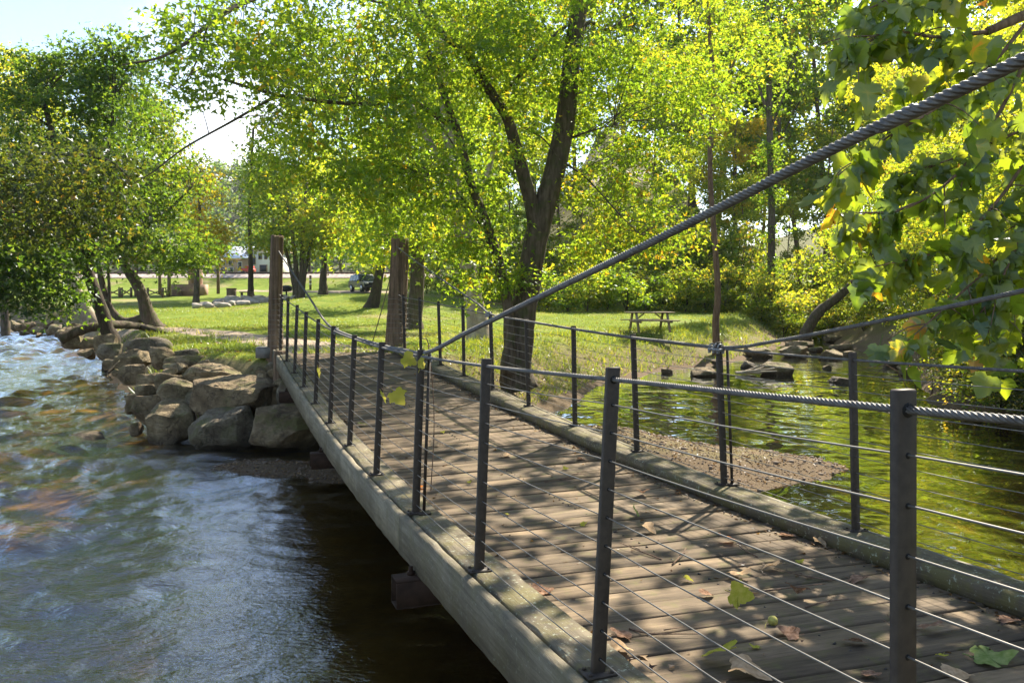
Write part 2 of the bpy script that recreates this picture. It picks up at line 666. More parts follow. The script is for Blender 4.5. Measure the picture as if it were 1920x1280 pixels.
t = NT('ground_surface')
p = t.pos()
sep = t.n('SeparateXYZ')
t.l(p, sep.inputs[0])
geo = t.n('NewGeometry')
sn = t.n('SeparateXYZ')
t.l(geo.outputs['Normal'], sn.inputs[0])
n_big = t.noise(p, .22, 4)
n_mid = t.noise(p, 1.3, 5, .6)
n_fine = t.noise(p, 22, 6, .75)
n_flow = t.noise(p, 60, 3, .7)
grass = t.ramp(n_mid, [(.28, (.095, .155, .018)), (.5, (.155, .210, .027)), (.72, (.235, .26, .045))])
grass = t.mix(t.rng(n_fine, .35, .65, .45, 0), grass, (.07, .105, .016))
dry = t.ramp(n_fine, [(.3, (.17, .12, .07)), (.7, (.40, .31, .19))])
grass = t.mix(t.rng(n_big, .53, .66, 0, .6), grass, dry)
dirt = t.ramp(n_fine, [(.3, (.085, .06, .038)), (.7, (.25, .185, .12))])
sand = t.ramp(t.noise(p, 35, 6, .8), [(.3, (.08, .058, .036)), (.7, (.19, .14, .09))])
bed = t.ramp(t.noise(p, 1.1, 6, .7), [(.3, (.16, .108, .034)), (.5, (.30, .205, .070)), (.7, (.42, .305, .12))])
slope = t.rng(sn.outputs[2], .80, .93, 1, 0)
zz = t.math('ADD', sep.outputs[2], t.math('MULTIPLY', n_mid, .25))
bankm = t.rng(zz, .75, 1.05, 1, 0)
c = t.mix(t.math('MULTIPLY', bankm, t.rng(n_mid, .38, .6, .35, 1)), grass, dirt)
c = t.mix(t.math('MULTIPLY', slope, .75), c, dirt)
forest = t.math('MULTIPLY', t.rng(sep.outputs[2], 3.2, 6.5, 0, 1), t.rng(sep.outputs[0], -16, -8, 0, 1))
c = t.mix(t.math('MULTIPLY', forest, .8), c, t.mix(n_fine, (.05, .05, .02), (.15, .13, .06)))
c = t.mix(t.rng(zz, .28, .36, 1, 0), c, sand)
c = t.mix(t.rng(sep.outputs[2], -.02, -.10, 0, 1), c, bed)
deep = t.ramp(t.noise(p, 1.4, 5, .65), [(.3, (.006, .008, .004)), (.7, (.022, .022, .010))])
c = t.mix(t.rng(sep.outputs[2], -.62, -1.15, 0, 1), c, deep)  # dark algae bed; light lost in deeper water is also put into this colour
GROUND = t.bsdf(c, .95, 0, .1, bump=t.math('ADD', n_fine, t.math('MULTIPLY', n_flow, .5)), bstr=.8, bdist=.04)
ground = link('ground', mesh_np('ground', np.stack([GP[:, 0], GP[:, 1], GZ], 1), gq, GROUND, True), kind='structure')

# water: one sheet, clear and amber over a sandy bed, rippled strongly in the river, gently in the pool
t = NT('river_water')
p = t.pos()
sep = t.n('SeparateXYZ')
t.l(p, sep.inputs[0])
side = t.math('ADD', t.math('MULTIPLY', sep.outputs[0], .94), t.math('MULTIPLY', sep.outputs[1], .343))   # across the bridge
rough_side = t.rng(side, -1.5, 2.6, 1, .0)
far_riffle = t.rng(t.math('ABSOLUTE', t.math('SUBTRACT', sep.outputs[1], 40)), 2, 14, .35, 0)
w1 = t.noise(p, 1.15, 5, .62, (.55, 1.25, 1))
w2 = t.noise(p, 4.6, 5, .62, (.6, 1.3, 1))
w3 = t.noise(p, 17, 3, .6, (.7, 1.2, 1))
big = t.math('ADD', t.math('MULTIPLY', w1, 1.0), t.math('ADD', t.math('MULTIPLY', w2, .42), t.math('MULTIPLY', w3, .10)))
calm = t.math('ADD', t.math('MULTIPLY', t.noise(p, 2.4, 3, .5, (.6, 1.6, 1)), .012), t.math('MULTIPLY', w3, .002))
amt = t.math('ADD', t.rng(side, -1.0, 2.8, 1, 0), far_riffle)
hgt = t.math('ADD', t.math('MULTIPLY', t.math('ADD', t.math('MULTIPLY', w2, .25), w3), amt), t.math('MULTIPLY', calm, .6))
bmp = t.n('Bump')
bmp.inputs['Strength'].default_value = 1.0
bmp.inputs['Distance'].default_value = .018
t.l(hgt, bmp.inputs['Height'])
fr = t.n('Fresnel')
fr.inputs['IOR'].default_value = 1.48
t.l(bmp.outputs[0], fr.inputs['Normal'])
tr = t.n('BsdfTransparent')
tr.inputs['Color'].default_value = (.93, .82, .54, 1)
mud = t.n('BsdfDiffuse')
mud.inputs['Color'].default_value = (.050, .038, .013, 1)
mm = t.n('MixShader')
mm.inputs[0].default_value = .13
t.l(tr.outputs[0], mm.inputs[1])
t.l(mud.outputs[0], mm.inputs[2])
gl = t.n('BsdfGlossy')
gl.inputs['Roughness'].default_value = .03
gl.inputs['Color'].default_value = (.90, .95, 1, 1)
t.l(bmp.outputs[0], gl.inputs['Normal'])
ms = t.n('MixShader')
t.l(t.math('MINIMUM', t.math('MULTIPLY', fr.outputs[0], 1.8), 1.0), ms.inputs[0])
t.l(mm.outputs[0], ms.inputs[1])
t.l(gl.outputs[0], ms.inputs[2])
t.l(ms.outputs[0], t.out.inputs['Surface'])
WATER = t.m
# the surface itself carries the waves: short chop running with the current in the river, almost flat in the pool
wu = axis([(-8, -.7, .5), (-.7, .72, .0024), (.72, 8.1, .5)])
wyv = [3.0]
while wyv[-1] < 170:
    wyv.append(wyv[-1] + (.0042 if wyv[-1] < 60 else .05) * wyv[-1])
wyv = np.array(wyv)
WX = wyv[:, None] * wu[None, :]
WY = np.broadcast_to(wyv[:, None], WX.shape)
PX, PY = WX.ravel(), WY.ravel()
gw = np.random.default_rng(808)
zc_w = np.zeros(PX.size)
zf_w = np.zeros(PX.size)
wp = np.stack([PX, PY], 1)
wx1 = .35 * vnoise(wp, 2.6, 91, 2)
wx2 = .35 * vnoise(wp, 2.6, 92, 2)
for i_ in range(54):
    lam = .30 * (2.2 / .30) ** gw.random()
    th = math.radians(62) + gw.normal(0, .75)
    kx_, ky_ = 2 * PI / lam * math.cos(th), 2 * PI / lam * math.sin(th)
    ph_ = gw.uniform(0, 6.28)
    amp_ = .048 * lam / (2 * PI) * gw.uniform(.5, 1.3)
    wv_ = np.exp(1.1 * np.sin((PX + wx1) * kx_ + (PY + wx2) * ky_ + ph_)) - 1.33
    fade = np.clip(1.6 - PY * .0042 / (lam * .22), 0, 1)
    zc_w += amp_ * wv_ * fade
    if lam > .3:
        zf_w += .10 * amp_ * wv_ * fade
side_w = .939 * PX + .3433 * PY
patch = .65 + .55 * vnoise(wp, 3.4, 95, 3)
mix_w = sstep((2.6 - side_w) / 4.0)
rif = np.exp(-((PY - 42) / 9.0) ** 2) * (PX < -14) * 1.3
z_w = zc_w * mix_w * np.clip(patch + rif, .15, 2.2) + zf_w * (1 - mix_w)
z_w *= np.clip((PY - 3.0) / 1.5, 0, 1)
nu = len(wu)
ii = np.arange(len(wyv) - 1)[:, None] * nu
jj = np.arange(nu - 1)[None, :]
wq = np.stack([ii + jj, ii + jj + 1, ii + nu + jj + 1, ii + nu + jj], -1).reshape(-1, 4)
WV = np.stack([PX, PY, z_w], 1)
nb = len(WV)
WV = np.vstack([WV, [(-60, -38, 0), (60, -38, 0), (60, 3.0, 0), (-60, 3.0, 0)]])
wq = np.vstack([wq, [[nb, nb + 1, nb + 2, nb + 3]]])
link('water', mesh_np('water', WV, wq, WATER, True), kind='structure')

# the gravel path from the bridge end
PATHM = NT('path_gravel')
pn = PATHM.noise(PATHM.pos(), 14, 6, .75)
PATHM = PATHM.bsdf(PATHM.ramp(pn, [(.3, (.17, .13, .095)), (.7, (.42, .34, .26))]), .95, 0, .1, bump=pn, bstr=.6, bdist=.02)


def ribbon(ctrl, width, name, mat, lift=.02, n=60, m=7):
    C = resample(np.array([(a[0], a[1], 0) for a in ctrl], float), n)
    T = norm(np.gradient(C, axis=0))
    S = np.stack([T[:, 1], -T[:, 0], np.zeros(n)], 1)
    wv = np.interp(np.linspace(0, 1, n), np.linspace(0, 1, len(width)), width)
    wv = wv * (1 + .12 * vnoise(C[:, :2], 1.5, 21))
    u = np.linspace(-.5, .5, m)
    P = C[:, None, :] + S[:, None, :] * (wv[:, None] * u[None, :])[..., None]
    P = P.reshape(-1, 3)
    edge = np.tile(np.where(np.abs(u) > .49, -.03, lift), n)
    P[:, 2] = H(P[:, :2]) + edge
    i = np.arange(n - 1)[:, None] * m
    j = np.arange(m - 1)[None, :]
    q = np.stack([i + j, i + j + 1, i + m + j + 1, i + m + j], -1).reshape(-1, 4)
    return link(name, mesh_np(name, P, q, mat, True), kind='structure')


ribbon([(-3.6, 16.4), (-4.2, 19), (-6.5, 24), (-11, 31), (-17, 37), (-26, 44), (-40, 54)], [2.2, 2.6, 2.6, 2.4, 2.3, 2.3, 2.3], 'path', PATHM, .025, 90)
g = [at(x, 548, 84)[:2] for x in (560, 640, 720, 800)]
ribbon([(-30, 92), (-24, 88), (-17.5, 86), (-11, 85), (-4, 84)], [3.5, 4.5, 5.5, 4.5, 3.0], 'parking_lane', PATHM, .06, 50)

# ------------------------------------------------------------------ the footbridge
TH = math.atan(570.0 / F)
S_ = 1.37
DL, DR = 1.292, 3.691
BROOT = np.array([2.49, 8.0, 1.1])            # local (d, t, z) of the root


def TK(k):
    return (.935 + k) * S_


_kL = np.array([-2, -1, 0, 1, 2, 3, 4, 5, 6, 7, 8, 9, 10, 11, 12])
_dL = np.array([1.10, 1.19, 1.27, 1.335, 1.395, 1.45, 1.482, 1.488, 1.465, 1.41, 1.335, 1.26, 1.185, 1.12, 1.06])
_kR = np.array([-2, -1, 0, 1, 2, 3, 4, 5, 6, 7, 8, 9, 10, 11, 12])
_dR = np.array([1.18, 1.27, 1.34, 1.39, 1.43, 1.455, 1.453, 1.425, 1.375, 1.32, 1.27, 1.215, 1.16, 1.11, 1.06])
PL, PR = np.polyfit(_kL, _dL, 5), np.polyfit(_kR, _dR, 5)


def ztop(d, tt):
    """height of the curb tops across and along the bridge"""
    k = np.asarray(tt) / S_ - .935
    a = np.clip((np.asarray(d) - DL) / (DR - DL), -.1, 1.1)
    return HC - (np.polyval(PL, k) * (1 - a) + np.polyval(PR, k) * a)


def loc2w(d, tt, z):
    return np.array([d * math.cos(TH) - tt * math.sin(TH), tt * math.cos(TH) + d * math.sin(TH), z])


w = loc2w(*BROOT)
bridge = thing('footbridge', 'timber plank suspension footbridge with thin steel posts and cable rails curving across the creek', 'bridge', w, None, TH)


def bpart(name, V, F_, mat, parent=None, smooth=False, label=None, kind=None):
    """bridge part given in bridge coordinates (d across, t along, z up)"""
    return link(name, mesh_np(name, np.asarray(V) - BROOT, F_, mat, smooth), parent or bridge, label=label, kind=kind)


def plank_mesh(L, Wd, Th, rng):
    n = 9
    xs = np.linspace(-L / 2, L / 2, n)
    V = []
    wob = rng.normal(0, .0025, n)
    cup = rng.uniform(-.004, .003)
    e1 = rng.normal(0, .002, n)
    e2 = rng.normal(0, .002, n)
    for i, x in enumerate(xs):
        z = wob[i]
        ch = .006
        V += [[x, -Wd / 2 + e1[i], -Th], [x, -Wd / 2 + e1[i], z - ch + cup], [x, -Wd / 2 + ch + e1[i], z + cup], [x, 0, z],
              [x, Wd / 2 - ch + e2[i], z + cup], [x, Wd / 2 + e2[i], z - ch + cup], [x, Wd / 2 + e2[i], -Th]]
    V = np.array(V)
    m = 7
    i = np.arange(n - 1)[:, None] * m
    j = np.arange(m - 1)[None, :]
    q = np.stack([i + j, i + m + j, i + m + j + 1, i + j + 1], -1).reshape(-1, 4)
    caps = np.array([[0, 1, 2, 3], [0, 3, 4, 6], [(n - 1) * m, (n - 1) * m + 3, (n - 1) * m + 2, (n - 1) * m + 1], [(n - 1) * m, (n - 1) * m + 6, (n - 1) * m + 4, (n - 1) * m + 3]])
    caps2 = np.array([[4, 5, 6], [(n - 1) * m + 6, (n - 1) * m + 5, (n - 1) * m + 4]])
    return V, [np.concatenate([q, caps]), caps2]


tt = -3.3
T_END = TK(11.35)
rp = np.random.default_rng(5)
while tt < T_END:
    wd = .19 + rp.normal(0, .002)
    V, fs = plank_mesh(2.50 + rp.uniform(-.02, .02), wd - rp.uniform(.010, .019), .045, rp)
    o = link('plank', mesh_np('plank', V, fs, DECK), bridge)
    zl, zr = ztop(DL, tt + wd / 2), ztop(DR, tt + wd / 2)
    zmid = (zl + zr) / 2 - .10
    dz = (ztop(2.49, tt + wd) - ztop(2.49, tt))
    o.location = np.array([2.49, tt + wd / 2, zmid + rp.normal(0, .002)]) - BROOT
    o.rotation_euler = (math.atan2(dz, wd) + rp.normal(0, .006), -math.atan2(zr - zl, DR - DL), rp.normal(0, .0025))
    tt += wd


SCREW = plain('screw_head', (.05, .042, .036), .5, .5)
ms_ = MB()
for tq in np.arange(-3.2, T_END - .2, .19):
    for dq in (DL + .25, 2.49, DR - .25):
        for e_ in (.05, .14):
            tv = tq + e_
            ms_.tube([(dq + rp.normal(0, .012), tv, float(ztop(dq, tv)) - .104), (dq, tv, float(ztop(dq, tv)) - .0975)], .0055, 6)
bpart('screws', ms_.V, ms_.F, SCREW, kind='stuff')


def long_timber(d0, d1, top, bot, t0, t1, name, mat, label=None, seed=0, chip=.004):
    """a timber following the sag, from t0 to t1"""
    g = np.random.default_rng(seed)
    n = max(10, int((t1 - t0) / .12))
    ts = np.linspace(t0, t1, n)
    ch = .012
    rows = []
    for tv in ts:
        z = float(ztop((d0 + d1) / 2, tv))
        a, b = d0 + g.normal(0, chip * .5), d1 + g.normal(0, chip * .5)
        zt = z + top + g.normal(0, chip * .4)
        zb = z + bot
        rows.append([[a, tv, zb], [a, tv, zt - ch - abs(g.normal(0, chip))], [a + ch + abs(g.normal(0, chip)), tv, zt], [(a + b) / 2, tv, zt + g.normal(0, chip * .3)],
                     [b - ch, tv, zt], [b, tv, zt - ch], [b, tv, zb]])
    V = np.array(rows)
    m = 7
    i = np.arange(n - 1)[:, None] * m
    j = np.arange(m)[None, :]
    k = (j + 1) % m
    q = np.stack([i + j, i + k, i + m + k, i + m + j], -1).reshape(-1, 4)
    e = (n - 1) * m
    caps = np.array([[3, 2, 1, 0], [6, 4, 3, 0], [e, e + 1, e + 2, e + 3], [e, e + 3, e + 4, e + 6]])
    caps3 = np.array([[6, 5, 4], [e + 4, e + 5, e + 6]])
    return bpart(name, V.reshape(-1, 3), [np.concatenate([q, caps]), caps3], mat, label=label)


segs = [-3.4, -1.9, 1.75, 5.42, 9.05, 12.7, T_END + .1]
for i in range(len(segs) - 1):
    a, b = segs[i] + .004, segs[i + 1] - .004
    long_timber(DL - .045, DL + .165, 0, -.098, a, b, 'curb_timber', CURB, seed=i, chip=.006)
    long_timber(DR - .165, DR + .05, 0, -.098, a + (.9 if i else 0), b + (.9 if i < len(segs) - 2 else 0), 'curb_timber', CURB, seed=20 + i, chip=.005)
    long_timber(DL - .105, DL - .049, -.012 if i % 2 else -.004, -.262, a, b, 'fascia_board', FASCIA, seed=40 + i, chip=.004)
    long_timber(DR + .055, DR + .105, -.006, -.262, a, b, 'fascia_board', FASCIA, seed=60 + i)
for d in (DL + .25, 2.49, DR - .25):
    long_timber(d - .05, d + .05, -.155, -.262, -3.3, T_END, 'stringer', FASCIA, seed=80)

# hollow steel cross beams under the stringers, their ends sticking out beyond the left side
for k in (-.5, 2.66, 5.8, 8.9):
    tv = TK(k)
    zc = float(ztop(DL, tv)) - .268
    wv, hv, th = .15, .165, .008
    m = MB()
    d0, d1 = DL - .245, DR + .2
    m.box(((d0 + d1) / 2, tv, zc - th / 2), (d1 - d0, wv, th))
    m.box(((d0 + d1) / 2, tv, zc - hv + th / 2), (d1 - d0, wv, th))
    m.box(((d0 + d1) / 2, tv - wv / 2 + th / 2, zc - hv / 2), (d1 - d0, th, hv - 2 * th - .002))
    m.box(((d0 + d1) / 2, tv + wv / 2 - th / 2, zc - hv / 2), (d1 - d0, th, hv - 2 * th - .002))
    bpart('cross_beam', m.V, m.F, STEEL)
    m = MB().tube([(DL - .135, tv + .03, zc + .002), (DL - .135, tv + .03, zc + .05)], .014, 8)
    m.tube([(DL - .135, tv + .03, zc + .002), (DL - .135, tv + .03, zc + .02)], .026, 6)
    bpart('hanger_bolt', m.V, m.F, STEEL)

# posts
POSTH = 1.08
rp = np.random.default_rng(3)
lean = {}
posts = {}
for side, d in ((-1, DL), (1, DR)):
    for k in range(-2, 12):
        tv = TK(k)
        z0 = float(ztop(d, tv))
        ln = (.040 if side < 0 else -.030) + rp.normal(0, .006)
        if side < 0 and k == 0:
            ln = .0
        lt = rp.normal(0, .008)
        posts[(side, k)] = (d, tv, z0, ln, lt)
        hh = POSTH + rp.normal(0, .006)
        V, f = box((0, 0, 0), (.05, .024, hh))
        # bevelled square tube: two nested profiles joined along the length
        pr = np.array([[-.025, -.009], [-.022, -.012], [.022, -.012], [.025, -.009], [.025, .009], [.022, .012], [-.022, .012], [-.025, .009]])
        V = np.vstack([np.column_stack([pr[:, 0] + d, pr[:, 1] + tv, np.full(8, z0 + .004)]),
                       np.column_stack([pr[:, 0] + d + ln, pr[:, 1] + tv + lt, np.full(8, z0 + hh - .004)]),
                       np.column_stack([pr[:, 0] * .9 + d + ln, pr[:, 1] * .9 + tv + lt, np.full(8, z0 + hh)])])
        q = [[i, (i + 1) % 8, 8 + (i + 1) % 8, 8 + i] for i in range(8)] + [[8 + i, 8 + (i + 1) % 8, 16 + (i + 1) % 8, 16 + i] for i in range(8)]
        q += [[16, 17, 18, 19], [16, 19, 20, 23], [20, 21, 22, 23]]
        po = bpart('railing_post', V, np.array(q), POST)
        m = MB().box((d, tv, z0 + .005), (.115, .085, .008))
        for sx in (-.042, .042):
            for sy in (-.028, .028):
                m.tube([(d + sx, tv + sy, z0 + .009), (d + sx, tv + sy, z0 + .017)], .007, 6)
        link('base_plate', mesh_np('base_plate', m.V - BROOT, m.F, POST), po)
        if k in (0, 1) and side < 0:
            m = MB()
            for i in range(10):
                hz = .055 + i * .099
                f_ = hz / POSTH
                m.tube([(d + ln * f_, tv + lt * f_ - .0118, z0 + hz), (d + ln * f_, tv + lt * f_ - .0132, z0 + hz)], .0065 if i < 10 else .014, 8)
            hz = 1.035
            m.tube([(d + ln * .96, tv + lt * .96 - .0118, z0 + hz), (d + ln * .96, tv + lt * .96 - .0132, z0 + hz)], .015, 10)
            link('cable_hole', mesh_np('cable_hole', m.V - BROOT, m.F, POSTCUT), po, kind='stuff')


def on_post(side, k, h):
    d, tv, z0, ln, lt = posts[(side, k)]
    f_ = h / POSTH
    return np.array([d + ln * f_, tv + lt * f_, z0 + h])


TOWER_K = 11.55
for side in (-1, 1):
    for i in range(10):
        hz = .055 + i * .099
        pts = []
        for k in range(-2, 12):
            p0 = on_post(side, k, hz)
            pts.append(p0)
            if k < 11:
                p1 = on_post(side, k + 1, hz)
                sag = .004 + .004 * rp.random()
                for f_ in (.25, .5, .75):
                    pts.append(p0 * (1 - f_) + p1 * f_ - np.array([0, 0, sag * 4 * f_ * (1 - f_)]))
        pe = on_post(side, 11, hz)
        pts.append(pe + np.array([(-.02 if side < 0 else .0), .50, .03]))
        V, f = tube(np.array(pts), .0025, 5)
        bpart('rail_wire', V, f, WIRE, smooth=True)
    pts = np.array([on_post(side, k, 1.035) for k in range(-2, 12)])
    pts = np.vstack([pts, pts[-1] + np.array([0, .5, .05])])
    P = resample(pts, 2600)
    Ls = np.concatenate([[0], np.cumsum(np.linalg.norm(np.diff(P, axis=0), axis=1))])
    V, f = tube(P, .0090, 24, twist=Ls / .085 * 2 * PI, lobes=6, depth=.34)
    bpart('handrail_cable', V, f, CABLE, smooth=True, label='thick twisted wire rope handrail through the post tops')

# main suspension cables
def cable_pts(side):
    d = DL if side < 0 else DR
    out = []
    if side < 0:
        for k in (-.15, 0, .2, .45, .8, 1.2, 1.7, 2.3, 2.95):
            dd = DL + .02 + (.035 if k > 1 else 0)
            q_ = loc2w(dd, TK(k), 0)
            x_ = CX + F * q_[0] / q_[1]
            y_ = 660 - .489 * (x_ - 800) - 9 * math.sin(PI * min(1, max(0, (x_ - 1300) / 620)))
            out.append((dd, TK(k), HC + (HY - y_) * q_[1] / F))
        s0_ = (out[0][2] - out[2][2]) / (TK(.2) - TK(-.15))
        out.insert(0, (DL + .02, TK(-2.4), out[0][2] + s0_ * (TK(-.15) - TK(-2.4)) * 1.06))
        for k in (3.6, 4, 5, 5.9):
            kk = min(6, k)
            lo = int(math.floor(kk))
            a, b = on_post(side, lo, 1.04), on_post(side, min(lo + 1, 11), 1.04)
            p_ = a + (b - a) * (kk - lo)
            out.append((p_[0] + .028, p_[1], p_[2] + .006))
        for k, h in ((6.4, -.335), (7.5, -.085), (9, .26), (10.5, .60), (TOWER_K, .85)):
            out.append((DL + .02, TK(k), HC + h))
    else:
        hz = {-2.4: 1.02, 0: .34, 1.19: .01, 1.89: -.173, 2.5: -.32, 2.95: -.405}
        for k, h in hz.items():
            out.append((DR - .03, TK(k), HC + h))
        for k in (3.6, 4, 5, 6, 6.9):
            lo = int(math.floor(k))
            a, b = on_post(side, lo, 1.04), on_post(side, lo + 1, 1.04)
            p_ = a + (b - a) * (k - lo)
            out.append((p_[0] - .028, p_[1], p_[2] + .006))
        for k, h in ((7.5, -.13), (9, .27), (10.4, .66), (TOWER_K, 1.0)):
            out.append((DR - .03, TK(k), HC + h))
    return np.array(out)


for side in (-1, 1):
    P = resample(cable_pts(side), 3000)
    Ls = np.concatenate([[0], np.cumsum(np.linalg.norm(np.diff(P, axis=0), axis=1))])
    V, f = tube(P, .0135, 24, twist=Ls / .115 * 2 * PI, lobes=6, depth=.34)
    bpart('main_cable', V, f, CABLE, smooth=True, label='heavy twisted wire rope slung from tower to handrail')

# anchor rods and clamps where the main cables meet the rail
for side, k in ((-1, 3), (1, 3), (-1, 6), (1, 7)):
    d, tv, z0, ln, lt = posts[(side, k)]
    o_ = .052 if side < 0 else -.052
    if k == 3:
        m = MB().tube([(d + abs(o_) * .9, tv - .035, z0 + .004), (d + abs(o_) * .9 + ln, tv - .035, z0 + 1.05)], .011, 8)
        m.box((d + abs(o_) * .9, tv - .035, z0 + .006), (.08, .08, .01))
        bpart('anchor_rod', m.V, m.F, POST)
    m = MB()
    for q_ in range(3):
        c = on_post(side, k, 1.04) + np.array([o_ * .55, -.06 + .055 * q_, .004])
        a = np.linspace(-.3, PI + .3, 9)
        m.tube([c + np.array([.022 * math.cos(x), 0, .026 * math.sin(x)]) for x in a], .006, 6)
        m.box(c - np.array([0, 0, .018]), (.06, .026, .022))
        m.tube([c + np.array([-.022, 0, -.03]), c + np.array([-.022, 0, -.045])], .011, 6)
        m.tube([c + np.array([.022, 0, -.03]), c + np.array([.022, 0, -.045])], .011, 6)
    bpart('cable_clamp', m.V, m.F, GALV)


def deck_at(x, y):
    """a deck surface point seen at photo pixel x, y"""
    Y = 5.0
    for _ in range(30):
        X = (x - CX) * Y / F
        d = X * math.cos(TH) + Y * math.sin(TH)
        tv = -X * math.sin(TH) + Y * math.cos(TH)
        z = float(ztop(d, tv)) - .10
        Y = .5 * Y + .5 * (HC - z) * F / (y - HY)
    X = (x - CX) * Y / F
    return np.array([X, Y, z])


# ------------------------------------------------------------------ cedar log towers at the far end
def log_tower(d, label, r0, r1, zt, seed, bend):
    tv = TK(TOWER_K)
    p0 = loc2w(d, tv, 0)
    zb = h1(p0[0], p0[1]) - .15
    g = np.random.default_rng(seed)
    n, m = 60, 44
    zs = np.linspace(zb, zt, n)
    ph = g.uniform(0, 6.28, 8)
    a = np.linspace(0, 2 * PI, m, endpoint=False)
    V = []
    for i, z in enumerate(zs):
        u = i / (n - 1)
        r = r0 + (r1 - r0) * u + .05 * math.exp(-u * 9)
        rr = r * (1 + .07 * np.sin(3 * a + ph[0] + .9 * u) + .05 * np.sin(7 * a + ph[1] - 1.4 * u) + .06 * np.abs(np.sin(8.5 * a + ph[2] + 1.5 * np.sin(4 * u + ph[3])))
                  + .022 * g.normal(0, 1, m))
        cx = p0[0] + bend * math.sin(u * 3.3 + ph[4]) * .04
        cy = p0[1] + bend * math.sin(u * 2.7 + ph[5]) * .03
        V.append(np.column_stack([cx + rr * np.cos(a), cy + rr * np.sin(a), np.full(m, z) + (.012 * g.normal(0, 1, m) if i == n - 1 else 0)]))
    V = np.concatenate(V)
    i = np.arange(n - 1)[:, None] * m
    j = np.arange(m)[None, :]
    k = (j + 1) % m
    q = np.stack([i + j, i + k, i + m + k, i + m + j], -1).reshape(-1, 4)
    V = np.vstack([V, [[p0[0], p0[1], zt + .015]]])
    tri = np.stack([np.full(m, len(V) - 1), (n - 1) * m + np.arange(m), (n - 1) * m + (np.arange(m) + 1) % m], -1)
    root = thing('log_tower', label, 'log post', (p0[0], p0[1], zb + .15))
    part(root, 'log', V, [q, tri], CEDAR, True)
    zd = float(ztop(d, TK(11)))
    for i_ in range(10):
        hz = zd + .09 + i_ * .10
        a_ = np.linspace(0, 2 * PI, 25)
        u_ = (hz - zb) / (zt - zb)
        rl = (r0 + (r1 - r0) * u_) * 1.13 + .006
        P = np.array([[p0[0] + rl * math.cos(x), p0[1] + rl * math.sin(x), hz + .012 * math.sin(x + i_)] for x in a_])
        V2, f2 = tube(P, .0045, 5)
        part(root, 'wire_loop', V2, f2, WIRE, True)
    # back stay to the ground behind
    e = loc2w(d + (.05 if d < 2 else .0), tv + 3.0, 0)
    e[2] = h1(e[0], e[1]) + .02
    s = np.array([p0[0], p0[1], zt - .22])
    V2, f2 = tube(resample([s, (s + e) / 2 - np.array([0, 0, .05]), e], 20), .012, 7)
    part(root, 'back_stay', V2, f2, CABLE, True)
    return root


log_tower(DL - .02, 'shaggy cedar log tower on the river side of the far bridge end', .135, .115, 3.83, 4, .5)
log_tower(DR + .02, 'thicker gnarled cedar log tower on the creek side of the far bridge end', .20, .165, 3.83, 9, 1.0)

# log stub, concrete block at the far end of the river side
p = ground_at(523, 692, 13, 18)
s0 = at(524, 700, 15.5)
V, f = tube(resample([s0 + (0, 0, -.35), s0 + (.0, 0, .1), s0 + (0.01, 0, .42)], 10), np.array([.115] * 9 + [.105]), 14, rough=.03, seed=3)
single('log_stub', V, f, CEDAR, s0 + (0, 0, -.35), 'short sawn log stub at the end of the fascia board', 'log')
CONC = plain('concrete', (.17, .16, .145), .9, 0, .2, 15)
c = at(489, 662, 16.3)
V, f = box((c[0], c[1] + .2, c[2]), (.30, .36, .20), rotz(.25))
m = MB().add(V, f)
m.box((c[0], c[1] + .2, c[2] + .108), (.25, .30, .012), rotz(.25))
single('concrete_block', m.V, m.F, CONC, (c[0], c[1] + .2, c[2] - .12), 'pale concrete block beside the foot of the shaggy log tower', 'block')

# ------------------------------------------------------------------ boulders
def ico(sub):
    tt_ = (1 + 5 ** .5) / 2
    V = [(-1, tt_, 0), (1, tt_, 0), (-1, -tt_, 0), (1, -tt_, 0), (0, -1, tt_), (0, 1, tt_), (0, -1, -tt_), (0, 1, -tt_), (tt_, 0, -1), (tt_, 0, 1), (-tt_, 0, -1), (-tt_, 0, 1)]
    Fc = [(0, 11, 5), (0, 5, 1), (0, 1, 7), (0, 7, 10), (0, 10, 11), (1, 5, 9), (5, 11, 4), (11, 10, 2), (10, 7, 6), (7, 1, 8), (3, 9, 4), (3, 4, 2), (3, 2, 6), (3, 6, 8), (3, 8, 9), (4, 9, 5), (2, 4, 11), (6, 2, 10), (8, 6, 7), (9, 8, 1)]
    V = [np.array(v) / np.linalg.norm(v) for v in V]
    for _ in range(sub):
        mid = {}
        new = []

        def mp(a, b):
            k = (min(a, b), max(a, b))
            if k not in mid:
                v = V[a] + V[b]
                V.append(v / np.linalg.norm(v))
                mid[k] = len(V) - 1
            return mid[k]
        for a, b, c in Fc:
            x, y, z = mp(a, b), mp(b, c), mp(c, a)
            new += [(a, x, z), (b, y, x), (c, z, y), (x, y, z)]
        Fc = new
    return np.array(V), np.array(Fc)


ICO = {s: ico(s) for s in (1, 2, 3, 4)}


